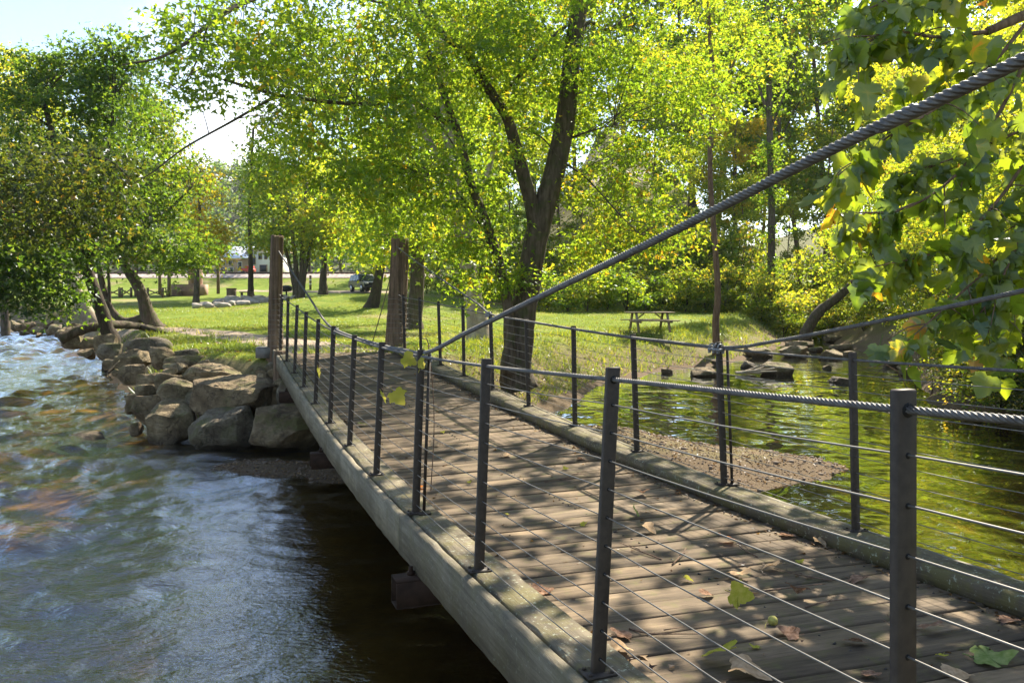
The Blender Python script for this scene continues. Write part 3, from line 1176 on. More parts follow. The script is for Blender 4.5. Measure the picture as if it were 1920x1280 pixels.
def rock_mesh(size, seed, sub=3, facets=16, block=.0):
    g = np.random.default_rng(seed)
    V, Fc = ICO[sub]
    V = V.copy()
    P = norm(g.normal(0, 1, (facets, 3)))
    if block:
        P = np.vstack([P[:8], np.eye(3), -np.eye(3), [[0, 0, 1.0]]])
        P = norm(P + g.normal(0, .33, P.shape))
    hh = g.uniform(.66, .92, len(P))
    if block:
        hh[8:14] = g.uniform(.56, .90, 6)
        hh[14] = .56
    for pn, h in zip(P, hh):
        dd = V @ pn
        over = np.clip(dd - h, 0, None)
        V -= over[:, None] * pn[None, :] * .97
    lo, hi = V.min(0), V.max(0)
    V = (V - (lo + hi) / 2) / (hi - lo) * np.array(size)
    s = min(size)
    nrm_ = norm(V)
    V += nrm_ * (.065 * s * vnoise(V, s * .6, seed, 3) + .028 * s * vnoise(V, s * .17, seed + 1, 3))[:, None]
    # bedding ledges
    V[:, 2] += .012 * s * np.sign(np.sin(V[:, 2] / s * 16 + 2 * vnoise(V, s, seed + 2, 1)))
    return V, Fc


def boulder(x0, x1, yt, yb, Y, label, sub=3, seed=None, depth=.8, group=None, name='boulder', tilt=0.0, sink=.06, block=1):
    seed = seed if seed is not None else int(x0 * 7 + yb)
    wx, hz = (x1 - x0) * Y / F, (yb - yt) * Y / F
    dep = max(wx * depth, hz * .9)
    c = at((x0 + x1) / 2, (yt + yb) / 2, Y)
    c[1] += dep * .42
    V, Fc = rock_mesh((wx * 1.03, dep, hz * 1.0 + sink), seed, sub, 12, block)
    if tilt:
        ca, sa_ = math.cos(tilt), math.sin(tilt)
        R = np.array([[ca, 0, sa_], [0, 1, 0], [-sa_, 0, ca]])
        V = V @ R.T
    c[2] -= sink * .5
    o = link(name, mesh_np(name, V, Fc, ROCK, True), None, c, label=label, category='rock', group=group)
    me = o.data
    try:
        me.set_sharp_from_angle(angle=math.radians(32))
    except Exception:
        pass
    return o


BG = 'boulders piled along the river bank'
for b in [
    (265, 352, 752, 828, 14.9, 'squarish grey boulder at the waterline, front left of the pile', 4, .8),
    (338, 462, 766, 845, 14.3, 'pale boulder with a moss patch at the waterline, middle of the front row', 4, .7),
    (460, 594, 766, 848, 14.1, 'rounded grey boulder at the waterline beside the bridge fascia', 4, .75),
    (340, 506, 712, 786, 14.8, 'largest flat topped boulder resting across the front row', 4, .8),
    (338, 456, 684, 730, 16.0, 'long brown slab boulder behind the largest flat topped boulder', 4, .6),
    (288, 372, 712, 756, 15.4, 'brownish boulder leaning left of the largest flat topped boulder', 4, .8),
    (515, 572, 708, 772, 14.9, 'upright boulder tucked under the bridge fascia below the small stones', 4, .8),
    (246, 300, 742, 800, 15.6, 'low reddish grey boulder left of the squarish front boulder', 3, .9),
    (232, 272, 738, 774, 16.2, 'mossy boulder at the outer left corner of the pile in the water', 3, .9),
    (250, 290, 700, 728, 16.8, 'blocky olive boulder behind the mossy corner boulder', 3, .9),
    (285, 340, 700, 735, 16.0, 'grey green boulder with a fern tuft on its right', 3, .9),
    (250, 285, 722, 745, 16.1, 'small pale boulder wedged in front of the blocky olive boulder', 3, .9),
    (220, 268, 684, 718, 18.2, 'bluish flat slab dipping into the river', 3, .7),
    (302, 345, 680, 700, 17.3, 'low brown slab under the reddish long slab', 3, .8),
    (302, 386, 666, 692, 18.2, 'reddish long slab at the edge of the grass', 3, .45),
    (318, 372, 655, 674, 19.0, 'tan wedge slab on the grass edge behind the reddish long slab', 3, .6),
    (270, 322, 652, 688, 18.8, 'purplish angular boulder beside the tan wedge slab', 3, .9),
    (205, 272, 655, 698, 19.6, 'broad boulder with bright green moss on its side', 3, .8),
    (232, 312, 634, 662, 22.5, 'flat pale grey slab lying in the grass', 3, .6),
    (176, 220, 646, 676, 23.5, 'smooth grey boulder at the waterline near the dark slab', 3, .9),
    (142, 172, 654, 672, 25.5, 'small dark wet boulder at the waterline', 3, .9),
    (170, 212, 625, 665, 25.5, 'tall mossy boulder below the dark leaning trunk', 3, .9),
    (112, 150, 628, 652, 29.5, 'golden boulder under the fallen branch end', 3, .9),
    (148, 178, 632, 656, 28.0, 'green mossy boulder right of the golden boulder', 3, .9),
]:
    boulder(*b[:5], b[5], sub=b[6], depth=b[7], group=BG)

# smaller filling rocks of the bank, which nothing tells apart
rg = np.random.default_rng(12)
small = [(370, 392, 675, 690, 17.0), (395, 420, 690, 706, 16.0), (470, 498, 742, 766, 15.0), (560, 600, 742, 775, 14.6), (590, 640, 800, 838, 13.9), (440, 470, 800, 838, 14.9),
         (240, 262, 790, 812, 15.3), (300, 330, 690, 706, 16.6), (345, 372, 735, 760, 15.3), (500, 522, 725, 760, 15.3), (205, 232, 692, 704, 19.3), (190, 214, 672, 690, 22.0)]
for i, (x0, x1, yt, yb, Y) in enumerate(small):
    boulder(x0, x1, yt, yb, Y, 'small grey brown rock filling a gap between the river bank boulders', sub=2, group='small rocks between the boulders', name='bank_rock')
far = [(0, 30, 600, 622, 60), (22, 60, 604, 622, 57), (18, 44, 600, 614, 63), (52, 78, 612, 626, 53), (60, 92, 602, 618, 55), (78, 100, 616, 628, 50), (88, 118, 608, 624, 48), (100, 124, 618, 634, 43),
       (118, 142, 612, 630, 41), (36, 52, 620, 628, 54), (64, 76, 624, 631, 50), (128, 150, 606, 622, 42), (5, 22, 618, 626, 58)]
for i, (x0, x1, yt, yb, Y) in enumerate(far):
    boulder(x0, x1, yt, yb, Y, 'sunlit tan rock on the far upstream river edge', sub=2, group='rocks on the far upstream edge', name='bank_rock')
# flat rock breaking the surface of the river
boulder(82, 186, 815, 836, 15.3, 'dark flat rock just breaking the river surface', sub=3, depth=.7, sink=.25, block=0)
# stacked small stones under the log tower
G2 = 'stones stacked under the log tower'
for x0, x1, yt, yb, Y in [(494, 516, 678, 696, 15.9), (478, 500, 694, 706, 15.9), (498, 520, 692, 706, 15.7), (474, 506, 700, 720, 15.6), (506, 542, 708, 720, 15.3), (520, 534, 690, 704, 15.4), (530, 548, 698, 712, 15.2), (476, 492, 688, 698, 16.2)]:
    boulder(x0, x1, yt, yb, Y, 'small angular stone in the stack below the log tower', sub=2, group=G2, name='stone', depth=1.0)

# creek rocks on the right
CG = 'rocks in the creek'
for i, b in enumerate([
    (1432, 1490, 680, 704, 'reddish flat rock alone in the pool with a smaller rock in front'),
    (1452, 1474, 692, 704, 'small angular rock leaning on the reddish flat rock'),
    (1400, 1452, 652, 672, 'tilted grey slab at the left end of the creek riffle'),
    (1466, 1520, 648, 670, 'grey brown rock pile block left of the riffle chute'),
    (1545, 1588, 656, 674, 'rounded grey rock right of the riffle chute'),
    (1552, 1592, 628, 642, 'dark pointed rock further up the creek'),
    (1556, 1574, 603, 614, 'pale pink rock far up the creek'),
    (1520, 1545, 650, 660, 'small dark rock in the middle of the riffle'),
    (1478, 1530, 640, 654, 'long grey rock behind the riffle'),
    (1560, 1600, 645, 656, 'low grey rock behind the rounded riffle rock'),
    (1544, 1562, 684, 692, 'submerged purplish rock near the railing post'),
    (1562, 1604, 708, 718, 'white sunlit flat stone in the pool beside the railing post'),
    (1300, 1350, 690, 706, 'dark flat rock at the foot of the lawn bank'),
]):
    x0, x1, yt, yb, lab = b
    P = unproj((x0 + x1) / 2, yb)
    boulder(x0, x1, yt, yb, P[1], lab, sub=3, group=CG, name='creek_rock', sink=.1, seed=300 + i)
for x0, x1, yb in [(1425, 1452, 670), (1500, 1520, 668), (1390, 1420, 690), (1584, 1606, 668), (1506, 1530, 646), (1600, 1625, 640), (1612, 1640, 628), (1240, 1262, 700), (1330, 1352, 684), (1375, 1400, 664),
                   (1660, 1690, 688), (1690, 1716, 704)]:
    P = unproj((x0 + x1) / 2, yb)
    boulder(x0, x1, yb - (x1 - x0) * .45, yb, P[1], 'small wet rock at the edge of the creek', sub=2, group='small rocks along the creek', name='creek_rock', sink=.08)

# ------------------------------------------------------------------ trees
STAR = np.array([(0, 0), (.12, .42), (.34, .50), (.46, .2), (1, 0), (.46, -.2), (.34, -.50), (.12, -.42)])
STAR_T = np.array([(0, 2, 1), (0, 3, 2), (0, 4, 3), (0, 5, 4), (0, 6, 5), (0, 7, 6)])
TRI3 = np.array([(0, 0), (.30, .5), (.42, .17), (1, 0), (.42, -.17), (.30, -.5)])
TRI3_T = np.array([(0, 2, 1), (0, 3, 2), (0, 4, 3), (0, 5, 4)])
KITE = np.array([(0, 0), (.45, .34), (1, 0), (.45, -.34)])
KITE_T = np.array([(0, 2, 1), (0, 3, 2)])


def leaf_verts(C, N_, D, size, shape, tris, fold=.18, curl=.25):
    """leaf blades at C with normals N_, pointing D"""
    n = len(C)
    D = norm(D - N_ * np.sum(D * N_, 1, keepdims=True))
    S = np.cross(N_, D)
    u = shape[:, 0][None, :, None]
    v = shape[:, 1][None, :, None]
    s = size[:, None, None]
    P = C[:, None, :] + s * (u * D[:, None, :] + v * S[:, None, :] + (fold * np.abs(v) - curl * u * u) * N_[:, None, :])
    k = len(shape)
    T = (np.arange(n) * k)[:, None, None] + tris[None, :, :]
    return P.reshape(-1, 3), T.reshape(-1, 3)


def crown(lobes, per, leaf, rng, spread=.45, shape='tri', flat=.55, tint=(.45, .22), shell=.42, dens=.78):
    """lobes: (cx, cy, cz, rx, ry, rz, clusters[, tint shift]); returns leaves and cluster centres"""
    Cc, tb = [], []
    for lb in lobes:
        cx, cy, cz, rx, ry, rz, n = lb[:7]
        dv = norm(rng.normal(0, 1, (n, 3))) * (rng.random((n, 1)) ** shell)
        Cc.append(np.array([cx, cy, cz]) + dv * np.array([rx, ry, rz]))
        tb.append(np.full(n, lb[7] if len(lb) > 7 else 0.0) + rng.normal(0, .09, n))
    Cc, tb = np.concatenate(Cc), np.concatenate(tb)
    keepc = rng.random(len(Cc)) < dens
    Cc, tb = Cc[keepc], tb[keepc]
    n = len(Cc)
    cn = norm(np.array([0, 0, 1.0]) + rng.normal(0, .35, (n, 3)))           # spray planes, mostly level
    cs = spread * rng.uniform(.6, 1.35, n)
    idx = np.repeat(np.arange(n), per)
    m = len(idx)
    o = rng.normal(0, 1, (m, 3))
    o -= cn[idx] * np.sum(o * cn[idx], 1, keepdims=True) * (1 - .33)
    rad = np.sqrt(np.sum(o * o, 1, keepdims=True))
    C = Cc[idx] + o * cs[idx][:, None] * .62 - np.array([0, 0, 1.0]) * (rad ** 2) * .06 * cs[idx][:, None]
    N_ = norm(cn[idx] * flat + rng.normal(0, 1, (m, 3)) * (1 - flat) * .9)
    D = o + rng.normal(0, .7, (m, 3)) + np.array([0, 0, -.55])
    size = leaf * rng.uniform(.5, 1.45, m)
    sh, tr_ = {'tri': (TRI3, TRI3_T), 'star': (STAR, STAR_T), 'kite': (KITE, KITE_T)}[shape]
    V, T = leaf_verts(C, N_, D, size, sh, tr_)
    tn = np.clip(tint[0] + tb[idx] + rng.normal(0, tint[1], m), 0, 1)
    return V, T, np.repeat(tn, len(sh)), Cc


def limb(pts, r0, r1, n=18, sides=9, rough=.04, seed=1):
    P = resample(pts, n)
    u = np.linspace(0, 1, n)
    r = r0 + (r1 - r0) * u ** .8
    return tube(P, r, sides, rough=rough, seed=seed), P


def twigs(mb, Cc, limbpts, rng, frac=.6, r=.012, maxd=4.0):
    L = np.concatenate(limbpts)
    for c in Cc[rng.random(len(Cc)) < frac]:
        d = np.linalg.norm(L - c, axis=1) + np.clip(L[:, 2] - c[2], 0, None) * 1.2
        k = int(np.argmin(d))
        if np.linalg.norm(L[k] - c) > maxd:
            continue
        a = L[k]
        mid = (a + c) / 2 + np.array([0, 0, .12 * np.linalg.norm(c - a)]) + rng.normal(0, .06, 3)
        mb.tube(resample([a, mid, c], 5), np.linspace(r * (1 + .25 * np.linalg.norm(c - a)), r * .35, 5), 4, cap=False)


def base_root(p):
    return (float(p[0]), float(p[1]), float(p[2]))


# --- the big maple in the middle
rng = np.random.default_rng(21)
MY = 18.6
mb = MB()
LP = []
trunk_limbs = [
    ([(975, 730, MY), (968, 690, MY), (975, 630, MY), (985, 560, MY), (1000, 470, MY), (1020, 390, MY), (1043, 310, MY), (1062, 210, MY), (1072, 110, MY), (1085, 20, MY), (1100, -90, MY + .2), (1120, -230, MY + .4)], .37, .15),
    ([(1003, 455, MY), (1000, 400, MY - .1), (985, 340, MY - .2), (965, 270, MY - .4), (948, 215, MY - .6), (905, 150, MY - .9), (880, 105, MY - 1.1), (820, 55, MY - 1.5), (760, -40, MY - 2)], .19, .06),
    ([(955, 700, MY - .35), (955, 640, MY - .4), (950, 560, MY - .4), (925, 455, MY - .5), (885, 350, MY - .6), (862, 260, MY - .7), (845, 215, MY - .8), (820, 140, MY - 1), (795, 80, MY - 1.2), (770, 25, MY - 1.4), (740, -60, MY - 1.6)], .14, .05),
]
k = 0
for pts, r0, r1 in trunk_limbs:
    (V, f), P = limb([at(*q) for q in pts], r0, r1, 40, 16, .035, 30 + k)
    if k == 0:
        # root flare
        flare = np.clip(1 - np.abs(V[:, 2] - P[0][2]) / 1.3, 0, 1) ** 2
        V[:, :2] += (V[:, :2] - P[0][:2]) * flare[:, None] * .15
    mb.add(V, f)
    LP.append(P[10:])
    k += 1
for pts, r0, r1 in [
    ([(845, 235, MY - .75), (800, 205, MY - 1.4), (755, 185, MY - 2.2), (700, 195, MY - 3), (620, 192, MY - 4), (520, 178, MY - 5), (420, 150, MY - 6)], .075, .02),
    ([(520, 178, MY - 5), (440, 225, MY - 5.4), (350, 275, MY - 5.8), (290, 320, MY - 6), (250, 345, MY - 6.2)], .028, .006),
    ([(948, 170, MY - .5), (985, 130, MY - .4), (1020, 85, MY - .3), (1060, 50, MY - .1)], .05, .05),
    ([(740, -60, MY - 1.6), (600, -40, MY - 3), (470, 0, MY - 5), (400, 40, MY - 6), (350, 80, MY - 6.6), (300, 108, MY - 7), (230, 122, MY - 7.4)], .07, .012),
    ([(390, 45, MY - 6), (375, 100, MY - 6.3), (350, 150, MY - 6.6), (330, 170, MY - 6.8)], .02, .006),
    ([(1070, 130, MY), (1100, 45, MY + .3), (1140, 55, MY + .6), (1190, 20, MY + .9), (1260, -40, MY + 1.4)], .06, .02),
    ([(800, 90, MY - 1.1), (750, 20, MY - 2), (690, 0, MY - 2.8), (620, -20, MY - 3.5)], .05, .015),
    ([(868, 300, MY - .6), (820, 225, MY - 1.2), (790, 185, MY - 1.6)], .02, .008),
    ([(985, 240, MY), (1020, 262, MY - .2), (1050, 300, MY - .4)], .03, .012),
    ([(1065, 260, MY), (1110, 245, MY - .6), (1150, 235, MY - 1.2)], .03, .01),
    ([(1058, 305, MY), (1100, 335, MY - .8), (1160, 400, MY - 1.6), (1200, 440, MY - 2)], .03, .008),
    ([(930, 470, MY - .5), (880, 390, MY - 1), (840, 345, MY - 1.4), (790, 325, MY - 1.9)], .025, .006),
    ([(1085, 20, MY), (1180, -60, MY + 1), (1300, -120, MY + 2)], .08, .03),
    ([(1085, 0, MY), (980, -120, MY - 1), (880, -200, MY - 2)], .07, .03),
]:
    (V, f), P = limb([at(*q) for q in pts], r0, r1, 22, 7, .05, k)
    mb.add(V, f)
    LP.append(P)
    k += 1


def lobe(x, y, Y, rx, ry, rz, n, tint=0.0):
    c = at(x, y, Y)
    return (c[0], c[1], c[2], rx, ry, rz, n, tint)


ml = [lobe(1000, 60, 18, 2.2, 2.4, 1.5, 90), lobe(870, 90, 17, 2.0, 2.0, 1.4, 95), lobe(730, 70, 15.5, 2.0, 2.0, 1.2, 66), lobe(600, 60, 14.5, 1.9, 1.8, 1.0, 52),
      lobe(470, 55, 13, 1.3, 1.5, .75, 30, .05), lobe(370, 60, 12.2, 1.0, 1.2, .75, 18, -.05), lobe(310, 140, 12, .6, .8, .35, 6, -.05), lobe(490, 160, 13, .9, 1.2, .5, 15, .05), lobe(610, 200, 14.5, 1.3, 1.5, .8, 34), lobe(720, 230, 15.5, 1.5, 1.5, .9, 42),
      lobe(790, 320, 17, 1.4, 1.6, 1.0, 50), lobe(860, 400, 17.5, 1.1, 1.2, .9, 38), lobe(700, 360, 16.5, 1.2, 1.4, .8, 36), lobe(920, 270, 18.5, 1.3, 1.5, 1.3, 46), lobe(1150, 130, 18.5, 1.7, 1.8, 1.4, 62),
      lobe(1230, 240, 18.5, 1.5, 1.8, 1.2, 52), lobe(1160, 350, 18.5, 1.4, 1.6, .9, 46, .06), lobe(1220, 440, 17.5, 1.0, 1.2, .6, 30, .16), lobe(1100, 470, 19, .8, 1.2, .6, 20, .05), lobe(880, 510, 18, .7, .9, .7, 24),
      lobe(955, 520, 18, .5, .6, .7, 16), lobe(1310, 130, 19, 1.5, 1.8, 1.4, 44), lobe(640, 330, 15, 1.0, 1.2, .7, 20), lobe(560, 300, 14.5, .8, 1.0, .5, 12, .1), lobe(1060, 200, 19.5, 1.2, 1.2, 1.2, 26),
      lobe(960, -140, 18, 4.0, 3.5, 1.6, 150), lobe(1200, -120, 19, 2.6, 3.0, 1.5, 80), lobe(740, -110, 15.8, 1.8, 2.4, .8, 24), lobe(1080, -330, 19, 3.5, 3.5, 1.5, 90)]
V, T, tn, Cc = crown(ml, 64, .10, rng, .44, 'tri', .50, (.50, .17), dens=.72)
twigs(mb, Cc, LP, rng, .45, .008, 2.2)
gp = ground_at(965, 700, 14, 24)
b0 = at(968, 700, MY)
root = thing('maple_tree', 'big maple with three dark stems at the creek edge beside the bridge railing', 'tree', b0)
part(root, 'trunk', mb.V, mb.F, BARK, True)
part(root, 'crown', V, T, LEAF['maple'], False, tn)


def make_tree(name, label, limbs, lobes, bark, leafmat, per, leaf, seed, spread=.5, shape='tri', tint=(.45, .18), group=None, twigf=.4, flat=.5, sides=12, rough=.05, extra=None, dens=.5, snap=True):
    """limbs: list of (world points, r0, r1)"""
    if snap:
        fixed = []
        for i, (pts, r0, r1) in enumerate(limbs):
            p0 = np.array(pts[0], float)
            if i == 0 or abs(p0[2] - limbs[0][0][0][2]) < .25:      # stems that rise from the ground start just below it
                zg_ = h1(p0[0], p0[1]) - .12
                pts = [np.array([p0[0], p0[1], min(zg_, p0[2])])] + ([p0] if p0[2] - zg_ > .3 else []) + list(pts[1:])
            fixed.append((pts, r0, r1))
        limbs = fixed
    rng = np.random.default_rng(seed)
    mb = MB()
    LP = []
    for i, (pts, r0, r1) in enumerate(limbs):
        (V, f), P = limb(pts, r0, r1, 26, sides if i == 0 else max(6, sides - 4), rough, seed + i)
        if i == 0:
            fl = np.clip(1 - np.abs(V[:, 2] - P[0][2]) / (r0 * 4), 0, 1) ** 2
            V[:, :2] += (V[:, :2] - P[0][:2]) * fl[:, None] * .28
        mb.add(V, f)
        LP.append(P[len(P) // 4:])
    root = thing(name, label, 'tree', limbs[0][0][0], group)
    V = None
    if lobes:
        V, T, tn, Cc = crown(lobes, per, leaf, rng, spread, shape, flat, tint, dens=dens)
        twigs(mb, Cc, LP, rng, twigf, max(.010, limbs[0][1] * .04), 3.2)
    part(root, 'trunk', mb.V, mb.F, bark, True)
    if V is not None:
        part(root, 'crown', V, T, leafmat, False, tn)
    if extra:
        l2, mat2, per2, leaf2, tint2, lab2 = extra
        V, T, tn, Cc = crown(l2, per2, leaf2, rng, spread, shape, flat, tint2)
        part(root, 'crown', V, T, mat2, False, tn, label=lab2)
    return root


def pl(Y, *pts):
    return [at(x, y, Y if len(q) == 0 else q[0]) for x, y, *q in pts]


# --- trees on the left bank
# dark leaning trunk
Yd = 29.0
make_tree('river_tree', 'dark trunked tree leaning left over the river with a browning bough', [
    (pl(Yd, (212, 640), (203, 622), (190, 580), (172, 530), (158, 490), (140, 430), (118, 350), (100, 260), (80, 180)), .31, .08),
    (pl(Yd, (165, 510), (178, 440), (185, 360), (205, 270), (215, 180)), .16, .04),
    (pl(Yd, (150, 470), (110, 430, 27), (60, 410, 24), (0, 370, 21), (-60, 340, 20)), .11, .03),
    (pl(Yd, (140, 430), (100, 380, 25), (60, 300, 21), (120, 290, 19), (200, 300, 18), (240, 330, 17.5)), .10, .015),
    (pl(Yd, (148, 450), (90, 480, 28), (40, 520, 27), (10, 545, 26)), .07, .015),
], [lobe(70, 480, 27, 1.9, 2.0, 1.3, 70, -.1), lobe(60, 545, 26.5, 1.5, 1.5, .8, 54, -.1), lobe(140, 395, 28.5, 1.7, 1.8, 1.2, 52, -.05), lobe(30, 380, 26, 1.8, 2, 1.3, 56), lobe(190, 330, 29, 2.0, 2.0, 1.6, 60), lobe(90, 250, 29, 2.0, 2.2, 1.6, 62),
    lobe(210, 220, 29.5, 1.8, 1.8, 1.6, 56), lobe(180, 130, 30, 1.5, 1.4, 1.4, 46, -.1), lobe(235, 120, 30, 1.0, 1.2, 1.2, 26, -.1), lobe(110, 120, 30, 1.5, 1.4, 1.0, 36), lobe(60, 160, 29, 1.5, 1.5, 1.2, 36), lobe(-60, 420, 24, 2.2, 2.4, 1.6, 60)],
    BARK_DARK, LEAF['dark'], 62, .155, 51, .62, 'tri', (.42, .2), twigf=.4, dens=.75,
    extra=([lobe(60, 300, 19, 1.4, 1.3, .8, 46), lobe(170, 320, 18, 1.2, 1.0, .7, 38), lobe(110, 390, 18.5, 1.3, 1.0, .7, 40), lobe(0, 350, 19, 1.0, 1.2, .8, 26), lobe(200, 400, 18.5, .7, .8, .5, 16), lobe(30, 420, 19, .9, .9, .5, 20)], LEAF['brown'], 40, .12, (.33, .23), 'browning bough reaching over the river'))

# curved trunk with a limb sweeping back to the left
Yc = 37.0
make_tree('curved_tree', 'bent tree whose thick limb sweeps down and left above the fallen branch', [
    (pl(Yc, (302, 622), (292, 612), (277, 585), (268, 558), (255, 530), (240, 508), (228, 480), (215, 430), (225, 360), (240, 280)), .36, .10),
    (pl(Yc, (274, 592), (262, 598), (240, 603), (222, 596), (205, 575), (195, 545), (185, 500)), .22, .13),
    (pl(Yc, (232, 480), (270, 430), (320, 390), (360, 350)), .14, .04),
    (pl(Yc, (225, 400), (190, 330), (170, 260)), .12, .04),
    (pl(Yc, (228, 470), (290, 480), (350, 500), (390, 505)), .09, .02),
    (pl(Yc, (205, 575), (205, 540), (200, 480), (195, 430)), .08, .05),
], [lobe(300, 420, 37, 2.2, 2.4, 1.6, 72), lobe(230, 380, 37, 2.4, 2.4, 1.8, 80, -.05), lobe(322, 330, 37.5, 1.7, 2.2, 1.8, 58), lobe(250, 270, 38, 2.5, 2.5, 2.0, 84, .05), lobe(310, 470, 36, 2.1, 2.0, .8, 54, -.12), lobe(365, 485, 36, 1.0, 1.5, .5, 20, -.1),
    lobe(190, 460, 36.5, 2.0, 2.0, 1.2, 52, -.1), lobe(160, 330, 38, 2.2, 2.2, 1.8, 60), lobe(310, 240, 38.5, 1.5, 1.8, 1.6, 40, .1), lobe(240, 190, 39, 1.7, 1.8, 1.4, 36, .05)],
    BARK, LEAF['dark'], 62, .17, 61, .70, 'tri', (.55, .2), dens=.66)
# pale leaning trunk behind
make_tree('river_tree', 'pale leaning trunk behind the dark leaning tree', [
    (pl(41, (182, 612), (165, 590), (150, 560), (138, 535), (120, 490), (95, 430), (70, 350), (50, 260)), .46, .14),
    (pl(41, (120, 490), (140, 420), (150, 340)), .16, .05)],
    [lobe(60, 330, 41, 2.8, 2.6, 2.2, 76, .1), lobe(30, 240, 41, 2.6, 2.6, 2.2, 72, .2), lobe(130, 260, 42, 2.2, 2.4, 2, 54, .1), lobe(20, 150, 42, 2.0, 2.2, 1.8, 44, .25), lobe(100, 450, 41, 2, 2, 1.2, 36)],
    BARK_PALE, LEAF['bright'], 56, .2, 71, .8, 'tri', (.4, .2))
make_tree('yellow_tree', 'yellow green tree at the left edge against the sky', [
    (pl(56, (10, 590), (5, 480), (0, 350), (20, 200)), .35, .1)],
    [lobe(0, 250, 56, 4.2, 3.5, 3.5, 110, .15), lobe(40, 160, 56, 3.0, 2.6, 2.0, 56, .25), lobe(-60, 380, 56, 4, 4, 3, 80), lobe(10, 110, 56, 1.6, 1.6, 1.6, 24, .2)],
    BARK, LEAF['bright'], 50, .26, 81, 1.1, 'kite', (.5, .2))
make_tree('golden_tree', 'golden yellow tree right of the bent tree, in front of the distant hill', [
    (pl(62, (368, 560), (370, 500), (375, 420), (372, 340)), .28, .08)],
    [lobe(385, 370, 62, 1.7, 2.0, 1.9, 60), lobe(395, 440, 62, 1.5, 2.0, 1.6, 56), lobe(400, 480, 62, 1.1, 1.5, .9, 28), lobe(360, 330, 62, 1.5, 1.8, 1.4, 36, -.1), lobe(350, 420, 62, 1.8, 2, 2, 50, -.15)],
    BARK, LEAF['gold'], 52, .2, 91, .7, 'kite', (.35, .2))

# fallen branch by the trunks
m = MB().tube(resample([at(112, 636, 29), at(140, 622, 29.3), at(180, 612, 29.6), at(225, 609, 30.5), at(262, 612, 32), at(300, 620, 33)], 24), np.linspace(.20, .12, 24), 9, rough=.06, seed=5)
m.tube(resample([at(262, 612, 32), at(280, 616, 31.5), at(312, 624, 31)], 8), np.linspace(.10, .06, 8), 7)
single('fallen_branch', m.V, m.F, BARK, at(112, 640, 29), 'long fallen branch lying across the bank below the leaning trunks', 'branch', smooth=True)
m = MB().tube(resample([at(200, 700, 18.8), at(212, 688, 19), at(224, 676, 19.3)], 8), np.linspace(.03, .015, 8), 6)
m.tube(resample([at(200, 700, 18.8), at(208, 708, 18.6)], 5), .014, 5)
single('dead_branch', m.V, m.F, BARK_DARK, at(203, 704, 18.8), 'dark broken stick poking out of the river by the mossy boulder', 'branch', smooth=True)

# --- middle distance trees
make_tree('sycamore_tree', 'tree with pale peeling trunk between the right tower and the maple', [
    (pl(24.5, (902, 648), (900, 635), (892, 580), (884, 535), (870, 450), (850, 330), (835, 200), (820, 60)), .36, .16),
    (pl(24.5, (870, 450), (910, 340), (940, 220)), .14, .05), (pl(24.5, (850, 330), (790, 240), (750, 140)), .13, .05)],
    [lobe(840, 300, 25, 2.4, 2.2, 1.8, 60), lobe(780, 200, 25, 2.6, 2.2, 2, 66), lobe(900, 180, 26, 2.6, 2.4, 2, 66), lobe(830, 420, 24.5, 1.8, 1.8, 1.1, 36), lobe(830, 60, 25, 3.4, 3, 2, 76)],
    BARK_PALE, LEAF['bright'], 54, .15, 101, .75, 'tri', (.35, .2))
make_tree('flared_tree', 'mottled grey tree with flared roots behind the right tower posts', [
    (pl(34, (772, 600), (776, 585), (782, 540), (783, 480), (790, 380), (800, 250), (805, 100)), .42, .20),
    (pl(34, (790, 380), (750, 280), (720, 180)), .16, .05), (pl(34, (795, 320), (850, 240), (880, 150)), .15, .05)],
    [lobe(760, 330, 35, 2.6, 2.6, 2.0, 60), lobe(720, 220, 35, 3, 2.6, 2.4, 70), lobe(850, 260, 36, 3, 2.8, 2.4, 70), lobe(740, 430, 34, 2.4, 2.2, 1.2, 46, .1), lobe(850, 440, 33, 2.0, 2, 1.0, 34, .1), lobe(780, 80, 36, 4.2, 3.4, 2.8, 84)],
    BARK, LEAF['maple'], 52, .19, 111, .9, 'tri', (.42, .2))
make_tree('slender_tree', 'straight brown tree just behind the right log tower', [
    (pl(40, (752, 592), (750, 560), (748, 500), (745, 400), (740, 200)), .30, .14)],
    [lobe(730, 300, 41, 2.6, 2.6, 2.2, 56), lobe(690, 200, 42, 3.0, 2.8, 2.2, 60), lobe(690, 420, 41, 2.2, 2.2, 1.2, 40, .1), lobe(730, 470, 38, 1.5, 1.5, .6, 22, .1)], BARK_RED, LEAF['bright'], 50, .21, 121, .9, 'kite', (.4, .2))
make_tree('leaning_tree', 'dark trunk leaning right at the edge of the parked car', [
    (pl(50, (692, 584), (698, 570), (705, 545), (712, 510), (725, 440), (735, 330)), .42, .2)],
    [lobe(715, 400, 51, 3.0, 2.6, 1.6, 56), lobe(690, 470, 50, 2.0, 2.0, .7, 28)], BARK_DARK, LEAF['maple'], 50, .22, 131, .9, 'kite', (.45, .2))
